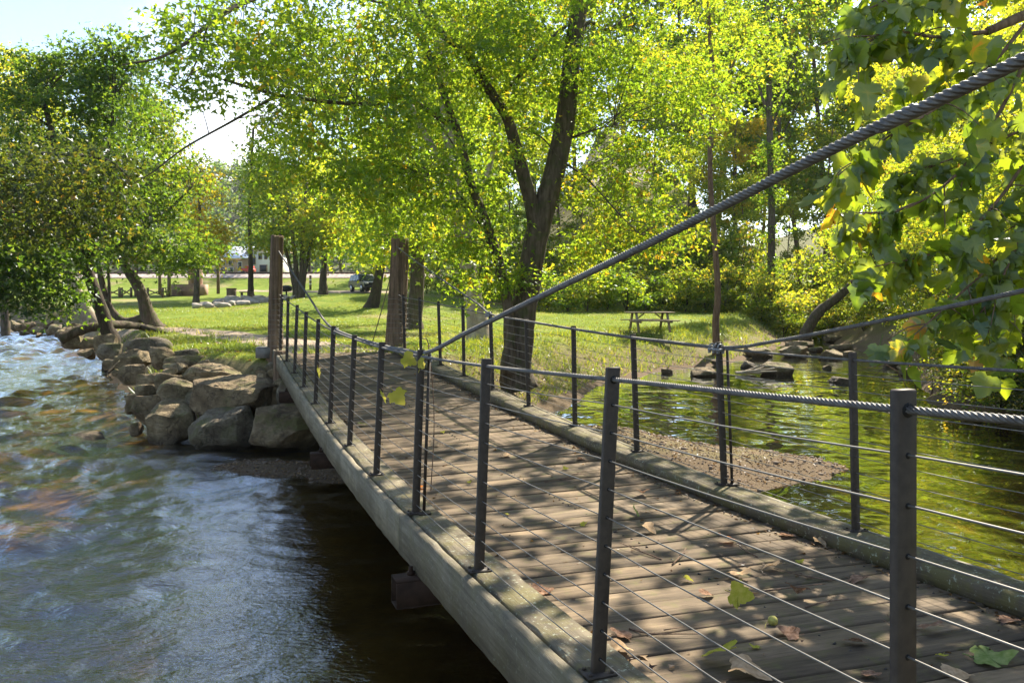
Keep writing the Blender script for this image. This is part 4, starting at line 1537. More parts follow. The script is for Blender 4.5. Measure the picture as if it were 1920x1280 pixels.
make_tree('multistem_tree', 'clump of four dark stems with bright crown right of the river side tower', [
    (pl(64, (556, 545), (556, 520), (552, 470), (540, 380)), .30, .12),
    (pl(64, (564, 545), (566, 510), (568, 440), (575, 340)), .34, .12),
    (pl(64, (568, 545), (572, 510), (580, 470), (590, 420)), .22, .10),
    (pl(64, (552, 545), (546, 510), (536, 470), (520, 420)), .2, .10)],
    [lobe(570, 430, 64, 3.6, 3.2, 2.2, 100, .1), lobe(515, 400, 65, 2.2, 2.6, 2.0, 56, -.1), lobe(620, 420, 63, 2.6, 2.4, 2.0, 66, .2), lobe(560, 330, 66, 3.6, 3.2, 2.6, 90, .05), lobe(505, 330, 67, 2.2, 2.6, 2.2, 50, -.1), lobe(640, 370, 63, 2.4, 2.4, 1.8, 50, .25), lobe(560, 240, 67, 3, 3, 2.4, 60), lobe(500, 455, 64, 1.6, 1.6, .8, 24)],
    BARK, LEAF['bright'], 52, .26, 141, 1.0, 'kite', (.42, .2))
make_tree('lawn_tree', 'single trunk tree beside the parking lane left of the car', [
    (pl(78, (606, 537), (606, 520), (608, 495), (606, 430), (604, 340)), .44, .2)],
    [lobe(640, 420, 78, 3.6, 3.2, 2.4, 70, .2), lobe(590, 350, 79, 4, 3.4, 2.8, 80), lobe(680, 440, 77, 2.6, 2.4, 1.6, 44, .1), lobe(660, 320, 80, 4, 3.4, 3, 76, .1)], BARK, LEAF['bright'], 50, .28, 151, 1.15, 'kite', (.45, .2))
make_tree('dark_tree', 'tall dark crowned tree behind the clump of stems, against the sky gap', [
    (pl(72, (470, 540), (470, 480), (468, 380), (475, 240)), .32, .1)],
    [lobe(500, 300, 72, 2.4, 2.6, 2.2, 56), lobe(530, 220, 72, 3.2, 3, 2.4, 66), lobe(540, 140, 73, 3.4, 3, 2.4, 70), lobe(485, 350, 72, 1.4, 2, 1.2, 26), lobe(620, 180, 74, 4.5, 4, 3.2, 90), lobe(620, 80, 74, 4.5, 4, 3.0, 80)], BARK_DARK, LEAF['dark'], 52, .27, 161, 1.1, 'kite', (.55, .25))

# --- right hand trees
make_tree('thin_tree', 'thin reddish trunk standing on the lawn edge right of the picnic table', [
    (pl(32.5, (1343, 628), (1342, 600), (1346, 550), (1342, 480), (1336, 400), (1331, 320), (1333, 240), (1338, 160), (1330, 60), (1326, -60)), .155, .07),
    (pl(32.5, (1333, 240), (1300, 190), (1280, 120)), .05, .02), (pl(32.5, (1338, 180), (1375, 120), (1400, 60)), .05, .02)],
    [lobe(1310, 150, 33, 1.6, 1.6, 1.4, 34), lobe(1390, 100, 33, 1.6, 1.6, 1.4, 34), lobe(1340, 30, 33, 2.4, 2, 1.4, 46)], BARK_RED, LEAF['bright'], 50, .17, 171, .8, 'tri', (.45, .2))
make_tree('vine_tree', 'trunk wrapped in climbing vines on the slope behind the creek', [
    (pl(50, (1448, 590), (1446, 500), (1447, 400), (1444, 280), (1442, 150), (1438, 20), (1436, -120)), .26, .15),
    (pl(50, (1444, 230), (1415, 130), (1400, 20)), .10, .05), (pl(50, (1442, 250), (1480, 150), (1500, 80)), .09, .03)],
    [lobe(1446, 320, 50, .55, .6, 3.0, 46, -.05), lobe(1445, 140, 50, .9, .9, 3.0, 60), lobe(1420, 40, 50, 2.4, 2.0, 2.2, 50, -.2), lobe(1447, 480, 50, .5, .5, 2, 26)], BARK, LEAF['maple'], 46, .19, 181, .55, 'tri', (.4, .2))
make_tree('leaning_tree', 'stout trunk leaning right over the creek beneath the sycamore leaves', [
    (pl(44, (1510, 628), (1517, 612), (1535, 585), (1560, 565), (1585, 545), (1625, 500), (1650, 430)), .36, .18),
    (pl(44, (1625, 500), (1690, 450), (1730, 390)), .12, .05)],
    [lobe(1620, 430, 44, 2.6, 2.4, 1.6, 56), lobe(1690, 370, 44, 2.6, 2.4, 1.8, 56), lobe(1580, 500, 43, 1.4, 1.4, .6, 22)], BARK, LEAF['bright'], 50, .2, 191, .85, 'kite', (.4, .2))

# --- the wood on the slope: a few kinds, copied
def proto_tree(name, label, seed, hgt, r, crown_from, spread_r, n_lobes, leafmat, bark, leaf, per, tint, group):
    g = np.random.default_rng(seed)
    lean_ = g.normal(0, .04, 2)
    T_ = [np.array([lean_[0] * z * hgt + g.normal(0, .012) * hgt * z, lean_[1] * z * hgt, z * hgt]) for z in np.linspace(-.03, .95, 8)]
    limbs = [(T_, r, r * .25)]
    lobes = []
    for i in range(n_lobes):
        u = crown_from + (1 - crown_from) * (i + .5) / n_lobes
        a = i * 2.4 + g.uniform(-.4, .4)
        rr = spread_r * (1.15 - .75 * abs(u - (crown_from + .35)) / .7) * g.uniform(.7, 1.1)
        c0 = T_[0] + (T_[-1] - T_[0]) * u
        c = c0 + np.array([math.cos(a) * rr, math.sin(a) * rr, rr * .25])
        limbs.append(([c0 - np.array([0, 0, rr * .5]), (c0 + c) / 2, c], r * .32 * (1.2 - u), r * .06))
        s_ = spread_r * g.uniform(.42, .7)
        lobes.append((c[0], c[1], c[2], s_, s_, s_ * .62, int(26 * (s_ / 1.6) ** 1.2) + 6, g.normal(0, .08)))
    return make_tree(name, label, limbs, lobes, bark, leafmat, per, leaf, seed, .75, 'kite', tint, group, twigf=.25, sides=8, snap=False)


WG = 'trees of the wood on the slope behind the lawn'
wl = ['slim sunlit yellow green tree in the wood on the slope', 'broad bright green tree in the wood on the slope', 'deep green tree in the wood on the slope', 'yellowing tree in the wood on the slope']
protos = [proto_tree('wood_tree', wl[0], 201, 17, .17, .30, 2.2, 13, LEAF['bright'], BARK_RED, .24, 44, (.45, .2), WG),
          proto_tree('wood_tree', wl[1], 202, 19, .24, .28, 3.2, 14, LEAF['maple'], BARK, .26, 46, (.5, .2), WG),
          proto_tree('wood_tree', wl[2], 203, 20, .26, .25, 3.0, 14, LEAF['dark'], BARK_DARK, .26, 46, (.55, .2), WG),
          proto_tree('wood_tree', wl[3], 204, 14, .15, .25, 2.4, 12, LEAF['gold'], BARK, .23, 42, (.25, .2), WG)]
rg = np.random.default_rng(77)
spots = []
for (px, Y, kind, sc) in [
    (860, 62, 1, 1.0), (905, 58, 0, 1.0), (960, 66, 1, 1.05), (1010, 60, 0, .95), (1050, 72, 2, 1.05), (1095, 60, 1, .9), (1140, 68, 0, 1.1), (1185, 62, 3, .85), (1225, 70, 1, 1.1), (1262, 60, 0, .9),
    (1290, 76, 2, 1.1), (1325, 64, 0, 1.1), (1375, 70, 3, 1.0), (1410, 62, 0, 1.0), (1470, 66, 1, .95), (1540, 78, 0, 1.05), (1590, 62, 1, .95), (1640, 70, 0, 1.1), (1690, 58, 3, 1.0), (1740, 66, 1, 1.1), (1790, 56, 0, 1.0), (1850, 62, 1, 1.05), (1910, 56, 2, 1.0), (1970, 60, 1, 1.0),
    (820, 84, 1, 1.1), (880, 88, 2, 1.1), (940, 92, 0, 1.2), (1000, 86, 1, 1.15), (1080, 94, 0, 1.2), (1160, 88, 1, 1.2), (1240, 96, 2, 1.2), (1340, 92, 1, 1.2), (1420, 98, 0, 1.3), (1600, 94, 1, 1.2), (1700, 90, 2, 1.2), (1800, 84, 1, 1.2), (1900, 82, 0, 1.2),
    (1440, 84, 1, 1.35), (1500, 90, 0, 1.35), (1560, 86, 1, 1.3), (1640, 88, 0, 1.35), (1380, 86, 0, 1.3), (1300, 90, 1, 1.25), (760, 96, 1, 1.0), (700, 100, 0, .9), (640, 118, 1, 1.0), (580, 122, 2, 1.0), (520, 126, 1, .9)]:
    if px > 840:
        sc *= .62 if Y < 69 else (.95 if Y < 81 else 1.3)
        if kind == 2 and Y < 81:
            kind = 0
        if kind == 1 and Y < 75:
            kind = 0
    spots.append((px, Y, kind, sc))
def zone(px):
    for x_, w_ in ((870, 'left of the big maple'), (1060, 'behind the big maple'), (1180, 'between the maple and the picnic table'), (1275, 'straight behind the picnic table'), (1345, 'left of the thin reddish trunk'),
                   (1450, 'left of the vine covered trunk'), (1520, 'just right of the vine covered trunk'), (1640, 'above the leaning creek trunk')):
        if px < x_:
            return w_
    return 'behind the sycamore bough'


WOODL = ['slim yellow green tree', 'broad bright green tree', 'deep green tree', 'golden yellow tree']
used = [False] * 4
for px, Y, kind, sc in spots:
    o = protos[kind] if not used[kind] else copy_tree(protos[kind])
    used[kind] = True
    o['label'] = WOODL[kind] + ' ' + ('low on the slope' if Y < 69 else 'halfway up the slope' if Y < 83 else 'high on the slope') + ' ' + zone(px)
    X = (px - CX) * Y / F
    o.location = (X, Y, h1(X, Y) - .1)
    o.rotation_euler = (0, 0, rg.uniform(0, 6.28))
    o.scale = (sc * rg.uniform(.9, 1.1), sc * rg.uniform(.9, 1.1), sc * rg.uniform(.92, 1.1))

# --- shrubs
def proto_shrub(name, label, seed, r, hgt, leafmat, leaf, n, per, tint, group):
    g = np.random.default_rng(seed)
    lobes = []
    for i in range(8):
        a = i * 2.4
        u = g.uniform(.05, .85)
        lobes.append((math.cos(a) * r * .55 * (1.1 - u * .6), math.sin(a) * r * .55 * (1.1 - u * .6), hgt * (.12 + .75 * u), r * .5, r * .5, hgt * .17, n // 8, g.normal(0, .07)))
    limbs = [([np.array([0, 0, -.1]), np.array([.1, 0, hgt * .3]), np.array([g.normal(0, .3), g.normal(0, .3), hgt * .8])], .05, .015)]
    for i in range(5):
        a = g.uniform(0, 6.28)
        limbs.append(([np.array([0, 0, 0]), np.array([math.cos(a) * r * .25, math.sin(a) * r * .25, hgt * .35]), np.array([math.cos(a) * r * .6, math.sin(a) * r * .6, hgt * .75])], .03, .008))
    o = make_tree(name, label, limbs, lobes, BARK_DARK, leafmat, per, leaf, seed, .42, 'kite', tint, group, twigf=.5, sides=6, snap=False)
    o['category'] = 'shrub'
    return o


SG, BGp = 'shrubs along the back of the lawn', 'shrubs on the right creek bank'
sh = [proto_shrub('shrub', 'bright leafy shrub in the thicket along the back of the lawn', 301, 1.7, 3.4, LEAF['shrub'], .15, 130, 44, (.5, .2), SG),
      proto_shrub('shrub', 'dark leafy shrub in the thicket along the back of the lawn', 302, 1.9, 3.0, LEAF['maple'], .15, 130, 44, (.35, .2), SG)]
bank = [proto_shrub('bank_shrub', 'tangled yellow green shrub on the right creek bank', 303, 1.6, 2.9, LEAF['shrub'], .11, 190, 46, (.45, .25), BGp),
        proto_shrub('bank_shrub', 'tangled browning shrub on the right creek bank', 304, 1.5, 2.2, LEAF['brown'], .09, 170, 46, (.4, .25), BGp)]
rg = np.random.default_rng(88)


def place(protos_, items, used_):
    for X, Y, k, sc, sq in items:
        o = protos_[k] if not used_[k] else copy_tree(protos_[k])
        used_[k] = True
        px = CX + X * F / Y
        if protos_ is sh:
            o['label'] = ('bright', 'dark')[k] + (' low shrub at the front of the thicket ' if Y < 53 else ' tall shrub at the back of the thicket ') + zone(px)
        else:
            o['label'] = ('yellow green', 'browning')[k] + ' shrub ' + ('overhanging the water ' if X < np.interp(Y, [8, 17, 21, 27.5, 33, 40, 47], [11, 10.4, 10.6, 13.4, 15.4, 16.6, 18]) + 1.3 else 'higher up the right bank ') + \
                ('opposite the gravel bar' if Y < 17 else 'beside the wide pool' if Y < 21.5 else 'at the bend of the pool' if Y < 27 else 'beside the creek riffle' if Y < 36 else 'beyond the leaning creek trunk')
        o.location = (X, Y, h1(X, Y) - .08)
        o.rotation_euler = (0, 0, rg.uniform(0, 6.28))
        o.scale = (sc * rg.uniform(.9, 1.15), sc * rg.uniform(.9, 1.15), sc * sq)


items = []
for i in range(16):
    px = 990 + i * 37
    Y = 50.5 + rg.uniform(-1, 1.5)
    items.append(((px - CX) * Y / F, Y, int(px < 1270 and i % 3 != 0), rg.uniform(.8, 1.1), rg.uniform(.8, 1.1)))
for i in range(16):
    px = 900 + i * 48
    Y = 56 + rg.uniform(-1.5, 2)
    items.append(((px - CX) * Y / F, Y, 0 if i % 4 else 1, rg.uniform(1.1, 1.6), rg.uniform(1.0, 1.3)))
for px, Y in [(800, 60), (850, 58), (760, 74), (700, 94), (1470, 47.5), (1430, 48.5), (1500, 49)]:
    items.append(((px - CX) * Y / F, Y, 0, rg.uniform(.8, 1.0), 1))
place(sh, items, [False, False])
items = [(12.2, 18.5, 1, 1.0, .9), (13.2, 20.5, 0, 1.0, 1), (14.6, 22.0, 1, 1.1, 1.1), (12.0, 16.2, 1, .9, .9), (14.0, 17.5, 0, 1.3, 1.2), (16.0, 20, 0, 1.3, 1.3), (15.4, 26, 0, 1.1, 1.0), (16.8, 29, 1, 1.1, 1.1), (17.2, 33, 0, 1.2, 1.0), (18.6, 36, 0, 1.3, 1.2),
         (18.4, 41, 0, 1.1, .9), (20.5, 44, 0, 1.4, 1.3), (21.0, 50, 0, 1.5, 1.4), (19.5, 29, 0, 1.5, 1.5), (18, 24, 0, 1.5, 1.5), (17, 17, 1, 1.4, 1.4), (11.9, 13.5, 1, 1.0, 1), (14, 14, 0, 1.4, 1.3), (22.5, 35, 0, 1.7, 1.7), (24, 42, 0, 1.8, 1.8), (25, 52, 0, 1.8, 1.8), (21, 24, 0, 1.8, 1.8), (17.6, 37, 0, .8, .8), (18.4, 43.5, 0, .8, .8), (19.2, 46.5, 0, 1, 1), (20.2, 39, 0, 1.2, 1.1), (22.5, 47, 0, 1.5, 1.3), (20.5, 54, 0, 1.4, 1.3), (16.9, 34.5, 0, .6, .6),
         (13.4, 24.2, 1, .7, .8), (11.3, 18.6, 1, .55, .6), (11.6, 20.3, 0, .6, .6),
         (10.9, 15.2, 0, .6, .7), (10.8, 16.8, 1, .65, .7), (10.7, 18.2, 0, .7, .7), (11.0, 19.6, 1, .7, .75), (11.5, 21.4, 0, .7, .75), (12.3, 22.9, 1, .7, .7), (13.9, 25.6, 1, .6, .7), (14.8, 28.2, 0, .7, .7), (12.2, 19.4, 0, .9, 1), (12.0, 17.5, 1, .9, 1), (13.2, 22.2, 0, .9, 1), (15.8, 31, 0, .8, .8), (11.6, 14.8, 0, .9, 1)]
place(bank, items, [False, False])

for i_, (X_, Y_, hh_, lab_) in enumerate([(12.6, 17.5, 7.5, 'leaning yellow green tree on the right creek bank behind the sycamore bough'),
                                      (15.5, 22.5, 9.0, 'taller spreading tree on the right creek bank behind the sycamore bough'),
                                      (17.0, 30.0, 10.0, 'bright tree on the right bank beyond the leaning trunk'),
                                      (21.5, 38.0, 12.0, 'tall bright tree on the right bank further up the creek')]):
    zb_ = h1(X_, Y_)
    g_ = np.random.default_rng(950 + i_)
    T_ = [np.array([X_ - .05 * z_ * z_ * .25, Y_ + .1 * math.sin(z_), zb_ + z_]) for z_ in np.linspace(-.2, hh_, 7)]
    lbs = []
    lim_ = [(T_, .17, .05)]
    for q in range(12):
        u_ = .12 + .88 * (q + .5) / 12
        a_ = q * 2.4
        c0_ = T_[0] + (T_[-1] - T_[0]) * u_
        c_ = c0_ + np.array([math.cos(a_), math.sin(a_), .2]) * hh_ * .22 * g_.uniform(.7, 1.2)
        lim_.append(([c0_, (c0_ + c_) / 2 + (0, 0, .2), c_], .05, .012))
        lbs.append((c_[0], c_[1], c_[2], hh_ * .17, hh_ * .17, hh_ * .12, 34, g_.normal(.05, .08)))
    make_tree('bank_tree', lab_, lim_, lbs, BARK, LEAF['bright'], 46, .13 + .01 * i_, 950 + i_, .5, 'tri', (.5, .2), 'trees on the right creek bank', dens=.5)

# bare vine tangle on the shaded bank
mb = MB()
for i in range(70):
    x0, y0 = rg.uniform(10.6, 14.5), rg.uniform(14, 23)
    z0 = h1(x0, y0)
    a = rg.uniform(0, 6.28)
    L = rg.uniform(.6, 1.8)
    mb.tube(resample([(x0, y0, z0), (x0 + .4 * L * math.cos(a), y0 + .4 * L * math.sin(a), z0 + L * .6), (x0 + L * math.cos(a), y0 + L * math.sin(a), z0 + L * rg.uniform(-.1, .8))], 6), np.linspace(.014, .005, 6), 4)
link('vine_tangle', mesh_np('vine_tangle', mb.V, mb.F, BARK_RED, True), None, kind='stuff', label='bare stems tangled over the shaded right creek bank', category='vines')

# distant wooded hill beyond the railway
hx = np.linspace(-260, 60, 60)
hy = np.linspace(230, 420, 24)
HX, HYy = np.meshgrid(hx, hy)
hz_ = 8 + 50 * sstep((HYy - 230) / 190) * (0.75 + .25 * np.cos((HX + 130) / 70)) + 3 * vnoise(np.stack([HX.ravel(), HYy.ravel()], 1), 22, 4).reshape(HX.shape)
ii = np.arange(23)[:, None] * 60
jj = np.arange(59)[None, :]
hq = np.stack([ii + jj, ii + jj + 1, ii + 60 + jj + 1, ii + 60 + jj], -1).reshape(-1, 4)
HILL = plain('hill_floor', (.06, .07, .03), .95, 0, .3, .2)
link('hill', mesh_np('hill', np.stack([HX.ravel(), HYy.ravel(), hz_.ravel()], 1), hq, HILL, True), kind='structure')
rg = np.random.default_rng(99)
n = 900
px = rg.uniform(-230, 30, n)
py = rg.uniform(228, 400, n)
pz = 8 + 50 * sstep((py - 230) / 190) * (0.75 + .25 * np.cos((px + 130) / 70))
V, T, tn, _ = crown([(a, b, c + 6, 3.6, 3.6, 5, 9, rg.normal(0, .12)) for a, b, c in zip(px, py, pz)], 9, 1.5, rg, 1.6, 'kite', .4, (.45, .2))
link('hill_woodland', mesh_np('hill_woodland', V, T, LEAF['far'], False, tn), kind='stuff', label='distant hazy wooded hillside beyond the railway', category='woodland')

# ------------------------------------------------------------------ grass, weeds, litter
rg = np.random.default_rng(55)


def blades(P, hgt, wid, rng, leanmax=.6):
    n = len(P)
    a = rng.uniform(0, 2 * PI, n)
    S = np.stack([np.cos(a), np.sin(a), np.zeros(n)], 1)
    ln = np.stack([rng.normal(0, leanmax, n), rng.normal(0, leanmax, n), np.ones(n)], 1)
    tip = P + norm(ln) * hgt[:, None]
    V = np.stack([P - S * wid[:, None] / 2, P + S * wid[:, None] / 2, tip], 1).reshape(-1, 3)
    return V, np.arange(3 * n).reshape(-1, 3)


n = 260000
Y = 15 + 45 * rg.random(n) ** 2.0
px = rg.uniform(-80, 1560, n)
P = np.stack([(px - CX) * Y / F, Y], 1)
sa = poly_sd(P, LANDA)
pathc = resample(np.array([(-3.6, 16.4, 0), (-4.2, 19, 0), (-6.5, 24, 0), (-11, 31, 0), (-17, 37, 0), (-26, 44, 0), (-40, 54, 0)], float), 80)
dpath = np.min(np.linalg.norm(P[:, None, :] - pathc[None, :, :2], axis=2), axis=1) if False else np.full(n, 9.0)
for q in pathc:
    dpath = np.minimum(dpath, np.hypot(P[:, 0] - q[0], P[:, 1] - q[1]))
keep = (sa > 1.1) & (dpath > 1.15) & (vnoise(P, 2.6, 31) > -.42)
P = P[keep]
Y = Y[keep]
P3 = np.column_stack([P, H(P) - .005])
sc = np.clip(Y / 22, .8, 2.4)
V, T = blades(P3, rg.uniform(.035, .085, len(P)) * np.clip(sc, .8, 1.4), rg.uniform(.008, .016, len(P)) * sc, rg)
tn = np.repeat(np.clip(.45 + .25 * vnoise(P, 3.0, 41) + rg.normal(0, .18, len(P)), 0, 1), 3)
link('grass', mesh_np('grass', V, T, LEAF['grass'], False, tn), kind='stuff', label='mown sunlit grass on the lawn beyond the bridge', category='grass')

n = 110000
Y = 15 + 36 * rg.random(n) ** 1.6
px = rg.uniform(150, 1560, n)
P = np.stack([(px - CX) * Y / F, Y], 1)
sa = poly_sd(P, LANDA)
keep = (sa > .15) & (sa < 3.4) & ((P[:, 0] > -1.2) | (vnoise(P, 1.2, 61) > .25)) & (vnoise(P, 1.6, 62) > -.35)
P, Y = P[keep], Y[keep]
P3 = np.column_stack([P, H(P) - .01])
V, T = blades(P3, rg.uniform(.08, .36, len(P)), rg.uniform(.014, .032, len(P)) * np.clip(Y / 22, .8, 2), rg, .8)
tn = np.repeat(np.clip(.4 + rg.normal(0, .25, len(P)), 0, 1), 3)
link('bank_weeds', mesh_np('bank_weeds', V, T, LEAF['grass'], False, tn), kind='stuff', label='rough weeds growing along the creek and river banks', category='weeds')


def litter(P3, size, rng):
    n = len(P3)
    N_ = norm(np.stack([rng.normal(0, .45, n), rng.normal(0, .45, n), np.ones(n)], 1))
    return leaf_verts(P3, N_, rng.normal(0, 1, (n, 3)), size, TRI3, TRI3_T, .2, .3)


n = 9000
Y = 15 + 40 * rg.random(n) ** 1.7
px = rg.uniform(300, 1550, n)
P = np.stack([(px - CX) * Y / F, Y], 1)
keep = (poly_sd(P, LANDA) > .2) & ((vnoise(P, 3, 71) > .1) | (rg.random(n) < .25))
P = P[keep]
V, T = litter(np.column_stack([P, H(P) + .02]), rg.uniform(.05, .12, len(P)), rg)
tn = np.repeat(np.clip(rg.normal(.5, .25, len(P)), 0, 1), 6)
link('lawn_leaf_litter', mesh_np('lawn_leaf_litter', V, T, LEAF['litter'], False, tn), kind='stuff', label='dry fallen leaves scattered over the lawn and banks', category='leaves')
# gravel, sticks and leaves on the bar beside the bridge
n = 9000
lo, hi = BAR1.min(0), BAR1.max(0)
P = np.column_stack([rg.uniform(lo[0], hi[0], n), rg.uniform(lo[1], hi[1], n)])
P = P[(poly_sd(P, BAR1) > -.15)]
lo, hi = BAR2.min(0), BAR2.max(0)
P_ = np.column_stack([rg.uniform(lo[0], hi[0], 2500), rg.uniform(lo[1], hi[1], 2500)])
P = np.vstack([P, P_[poly_sd(P_, BAR2) > -.1]])
rg.shuffle(P)
P3 = np.column_stack([P, H(P) + .008])
V, T = litter(P3[:len(P3) // 2], rg.uniform(.015, .065, len(P3) // 2), rg)
tn = np.repeat(np.clip(rg.normal(.5, .25, len(P3) // 2), 0, 1), 6)
mb = MB().add(V, T)
link('gravel_litter', mesh_np('gravel_litter', V, T, LEAF['litter'], False, tn), kind='stuff', label='dry leaf bits covering the gravel bar beside the bridge', category='leaves')
V1, F1 = ICO[1]
Q = P3[len(P3) // 2:]
s = rg.uniform(.006, .016, len(Q)) * (1 + 1.6 * (rg.random(len(Q)) < .05))
V = (V1[None] * np.array([1, 1, .6]) * s[:, None, None] * rg.uniform(.7, 1.3, (len(Q), 1, 3)) + Q[:, None, :]).reshape(-1, 3)
T = (F1[None] + (np.arange(len(Q)) * len(V1))[:, None, None]).reshape(-1, 3)
PEB = plain('pebble', (.15, .11, .08), .85, 0, .5, 6)
link('gravel', mesh_np('gravel', V, T, PEB, True), kind='stuff', label='brown pebbles on the gravel bar beside the bridge', category='gravel')

# driftwood on the pool edge
m = MB()
for i in range(9):
    c = at(1385 + rg.uniform(-8, 28), 700 + rg.uniform(-3, 5), 27.6 + rg.uniform(-.3, .3))
    c[2] = .06
    a = rg.uniform(-.9, .3)
    L = rg.uniform(.4, 1.2)
    m.tube([c, c + np.array([L * math.cos(a), L * math.sin(a), rg.uniform(.05, .3)])], np.array([.04, .015]), 6)
DRIFT = plain('bleached_driftwood', (.42, .36, .28), .9, 0, .3, 8)
single('driftwood', m.V, m.F, DRIFT, at(1392, 702, 27.6), 'bleached driftwood heap lying at the edge of the pool', 'driftwood', smooth=True)

# ------------------------------------------------------------------ overhanging sycamore branch, big leaves
def syc_outline():
    pts = [(0, 0), (.02, .10), (-.06, .22), (-.02, .40), (.10, .52), (.15, .46), (.25, .52), (.42, .60), (.43, .50), (.52, .42), (.50, .34), (.60, .33), (.70, .33), (.72, .24), (.86, .16), (1.0, 0)]
    up = pts
    dn = [(x, -y) for x, y in pts[1:-1]][::-1]
    return np.array(up + dn)


OUT = syc_outline()


def syc_leaf(seed, droop=.35, fold=.18, petiole=.45, flat=False):
    g = np.random.default_rng(seed)
    o = OUT + g.normal(0, .018, OUT.shape)
    o[0] = (0, 0)
    n = len(o)
    # mid ring for shape, fan from a midrib point
    mid = o * .55 + np.array([.32, 0]) * .45
    ctr = np.array([[.32, 0]])
    P2 = np.vstack([o, mid, ctr])
    u, v = P2[:, 0], P2[:, 1]
    wave = g.normal(0, 1, 4)
    z = -droop * u * u + fold * np.abs(v) ** 1.2 - .45 * np.abs(v) ** 2.4 + .035 * wave[0] * np.sin(7 * v + wave[1]) + .03 * np.sin(9 * u + wave[2])
    V = np.column_stack([u, v, z])
    i = np.arange(n)
    k = (i + 1) % n
    q = np.stack([i, k, n + k, n + i], -1)
    tr_ = np.stack([n + i, n + k, np.full(n, 2 * n)], -1)
    fs = [q, tr_]
    if petiole:
        V2, f2 = tube(resample([(-petiole, 0, petiole * .35), (-petiole * .45, 0, .05), (0.0, 0, 0)], 6), np.linspace(.018, .012, 6), 4, cap=False)
        f2 = [f + len(V) for f in f2]
        V = np.vstack([V, V2])
        fs[0] = np.concatenate([fs[0], f2[0]])
    return V, fs


SV = [syc_leaf(400 + i, .30 + .45 * (i % 3) / 2, .15 + .35 * (i % 2)) for i in range(8)]
rs = np.random.default_rng(404)
root = thing('sycamore_bough', 'drooping sycamore bough with big lobed leaves hanging in from the right', 'branch', at(2150, -60, 6.8))
mb = MB()
# parent limb leaves the frame to the right, down to the bank
main = [np.array([10.9, 8.2, 1.0]), np.array([9.2, 7.9, 4.0]), at(2250, -150, 7.6), at(2080, -60, 7.2), at(1960, 10, 6.8), at(1850, 60, 6.4)]
(V, f), P0 = limb(main, .16, .03, 30, 9, .05, 9)
mb.add(V, f)
twl = [
    [(1950, 10, 6.8), (1860, 120, 6.4), (1760, 200, 6.1), (1660, 260, 5.9), (1570, 330, 5.8)],
    [(1960, 30, 6.8), (1880, 200, 6.5), (1800, 320, 6.2), (1700, 390, 6.0), (1590, 400, 5.9)],
    [(2000, 60, 7), (1930, 280, 6.6), (1850, 400, 6.3), (1760, 470, 6.1), (1640, 500, 6.0)],
    [(2020, 80, 7), (1960, 330, 6.8), (1880, 470, 6.5), (1790, 560, 6.2), (1700, 640, 6.0)],
    [(1850, 60, 6.4), (1760, 70, 6.2), (1670, 60, 6.0), (1590, 90, 5.9)],
    [(2000, -40, 7), (1860, -60, 6.6), (1720, -20, 6.3), (1620, 20, 6.1)],
    [(1980, 300, 6.6), (1930, 400, 6.4), (1880, 520, 6.3), (1830, 600, 6.2)],
    [(2000, 200, 7.4), (1880, 260, 7.4), (1780, 300, 7.4), (1680, 330, 7.4)],
    [(2040, 100, 7.6), (1900, 100, 7.8), (1790, 130, 8.0), (1700, 170, 8.0)],
    [(2050, 300, 7.2), (1980, 420, 7.2), (1900, 560, 7.0), (1860, 640, 7.0)],
    [(2000, -150, 7), (1850, -220, 7), (1700, -260, 7), (1560, -260, 7.2)],
    [(2080, -60, 7.2), (1980, -300, 7.2), (1850, -420, 7.4), (1700, -480, 7.8)],
]
pos, dirs = [], []
for i, tw in enumerate(twl):
    (V, f), P = limb([at(*q) for q in tw], .020, .005, 20, 6, .03, i)
    mb.add(V, f)
    T_ = norm(np.gradient(P, axis=0))
    for j in range(3, 20):
        for q in range(4 if j > 8 else 3):
            pos.append(P[j] + rs.normal(0, .05, 3))
            dirs.append(T_[j])
    # short side shoots
    for j in range(5, 19, 2):
        a = rs.normal(0, 1, 3)
        a[2] = -abs(a[2]) * .7
        e = P[j] + norm(a) * rs.uniform(.18, .42) + T_[j] * .12
        mb.tube(resample([P[j], (P[j] + e) / 2 + (0, 0, .03), e], 5), np.linspace(.006, .003, 5), 4, cap=False)
        for q in range(3):
            pos.append(e + rs.normal(0, .05, 3))
            dirs.append(norm(a))
part(root, 'branch', mb.V, mb.F, BARK_RED, True)
pos, dirs = np.array(pos), np.array(dirs)
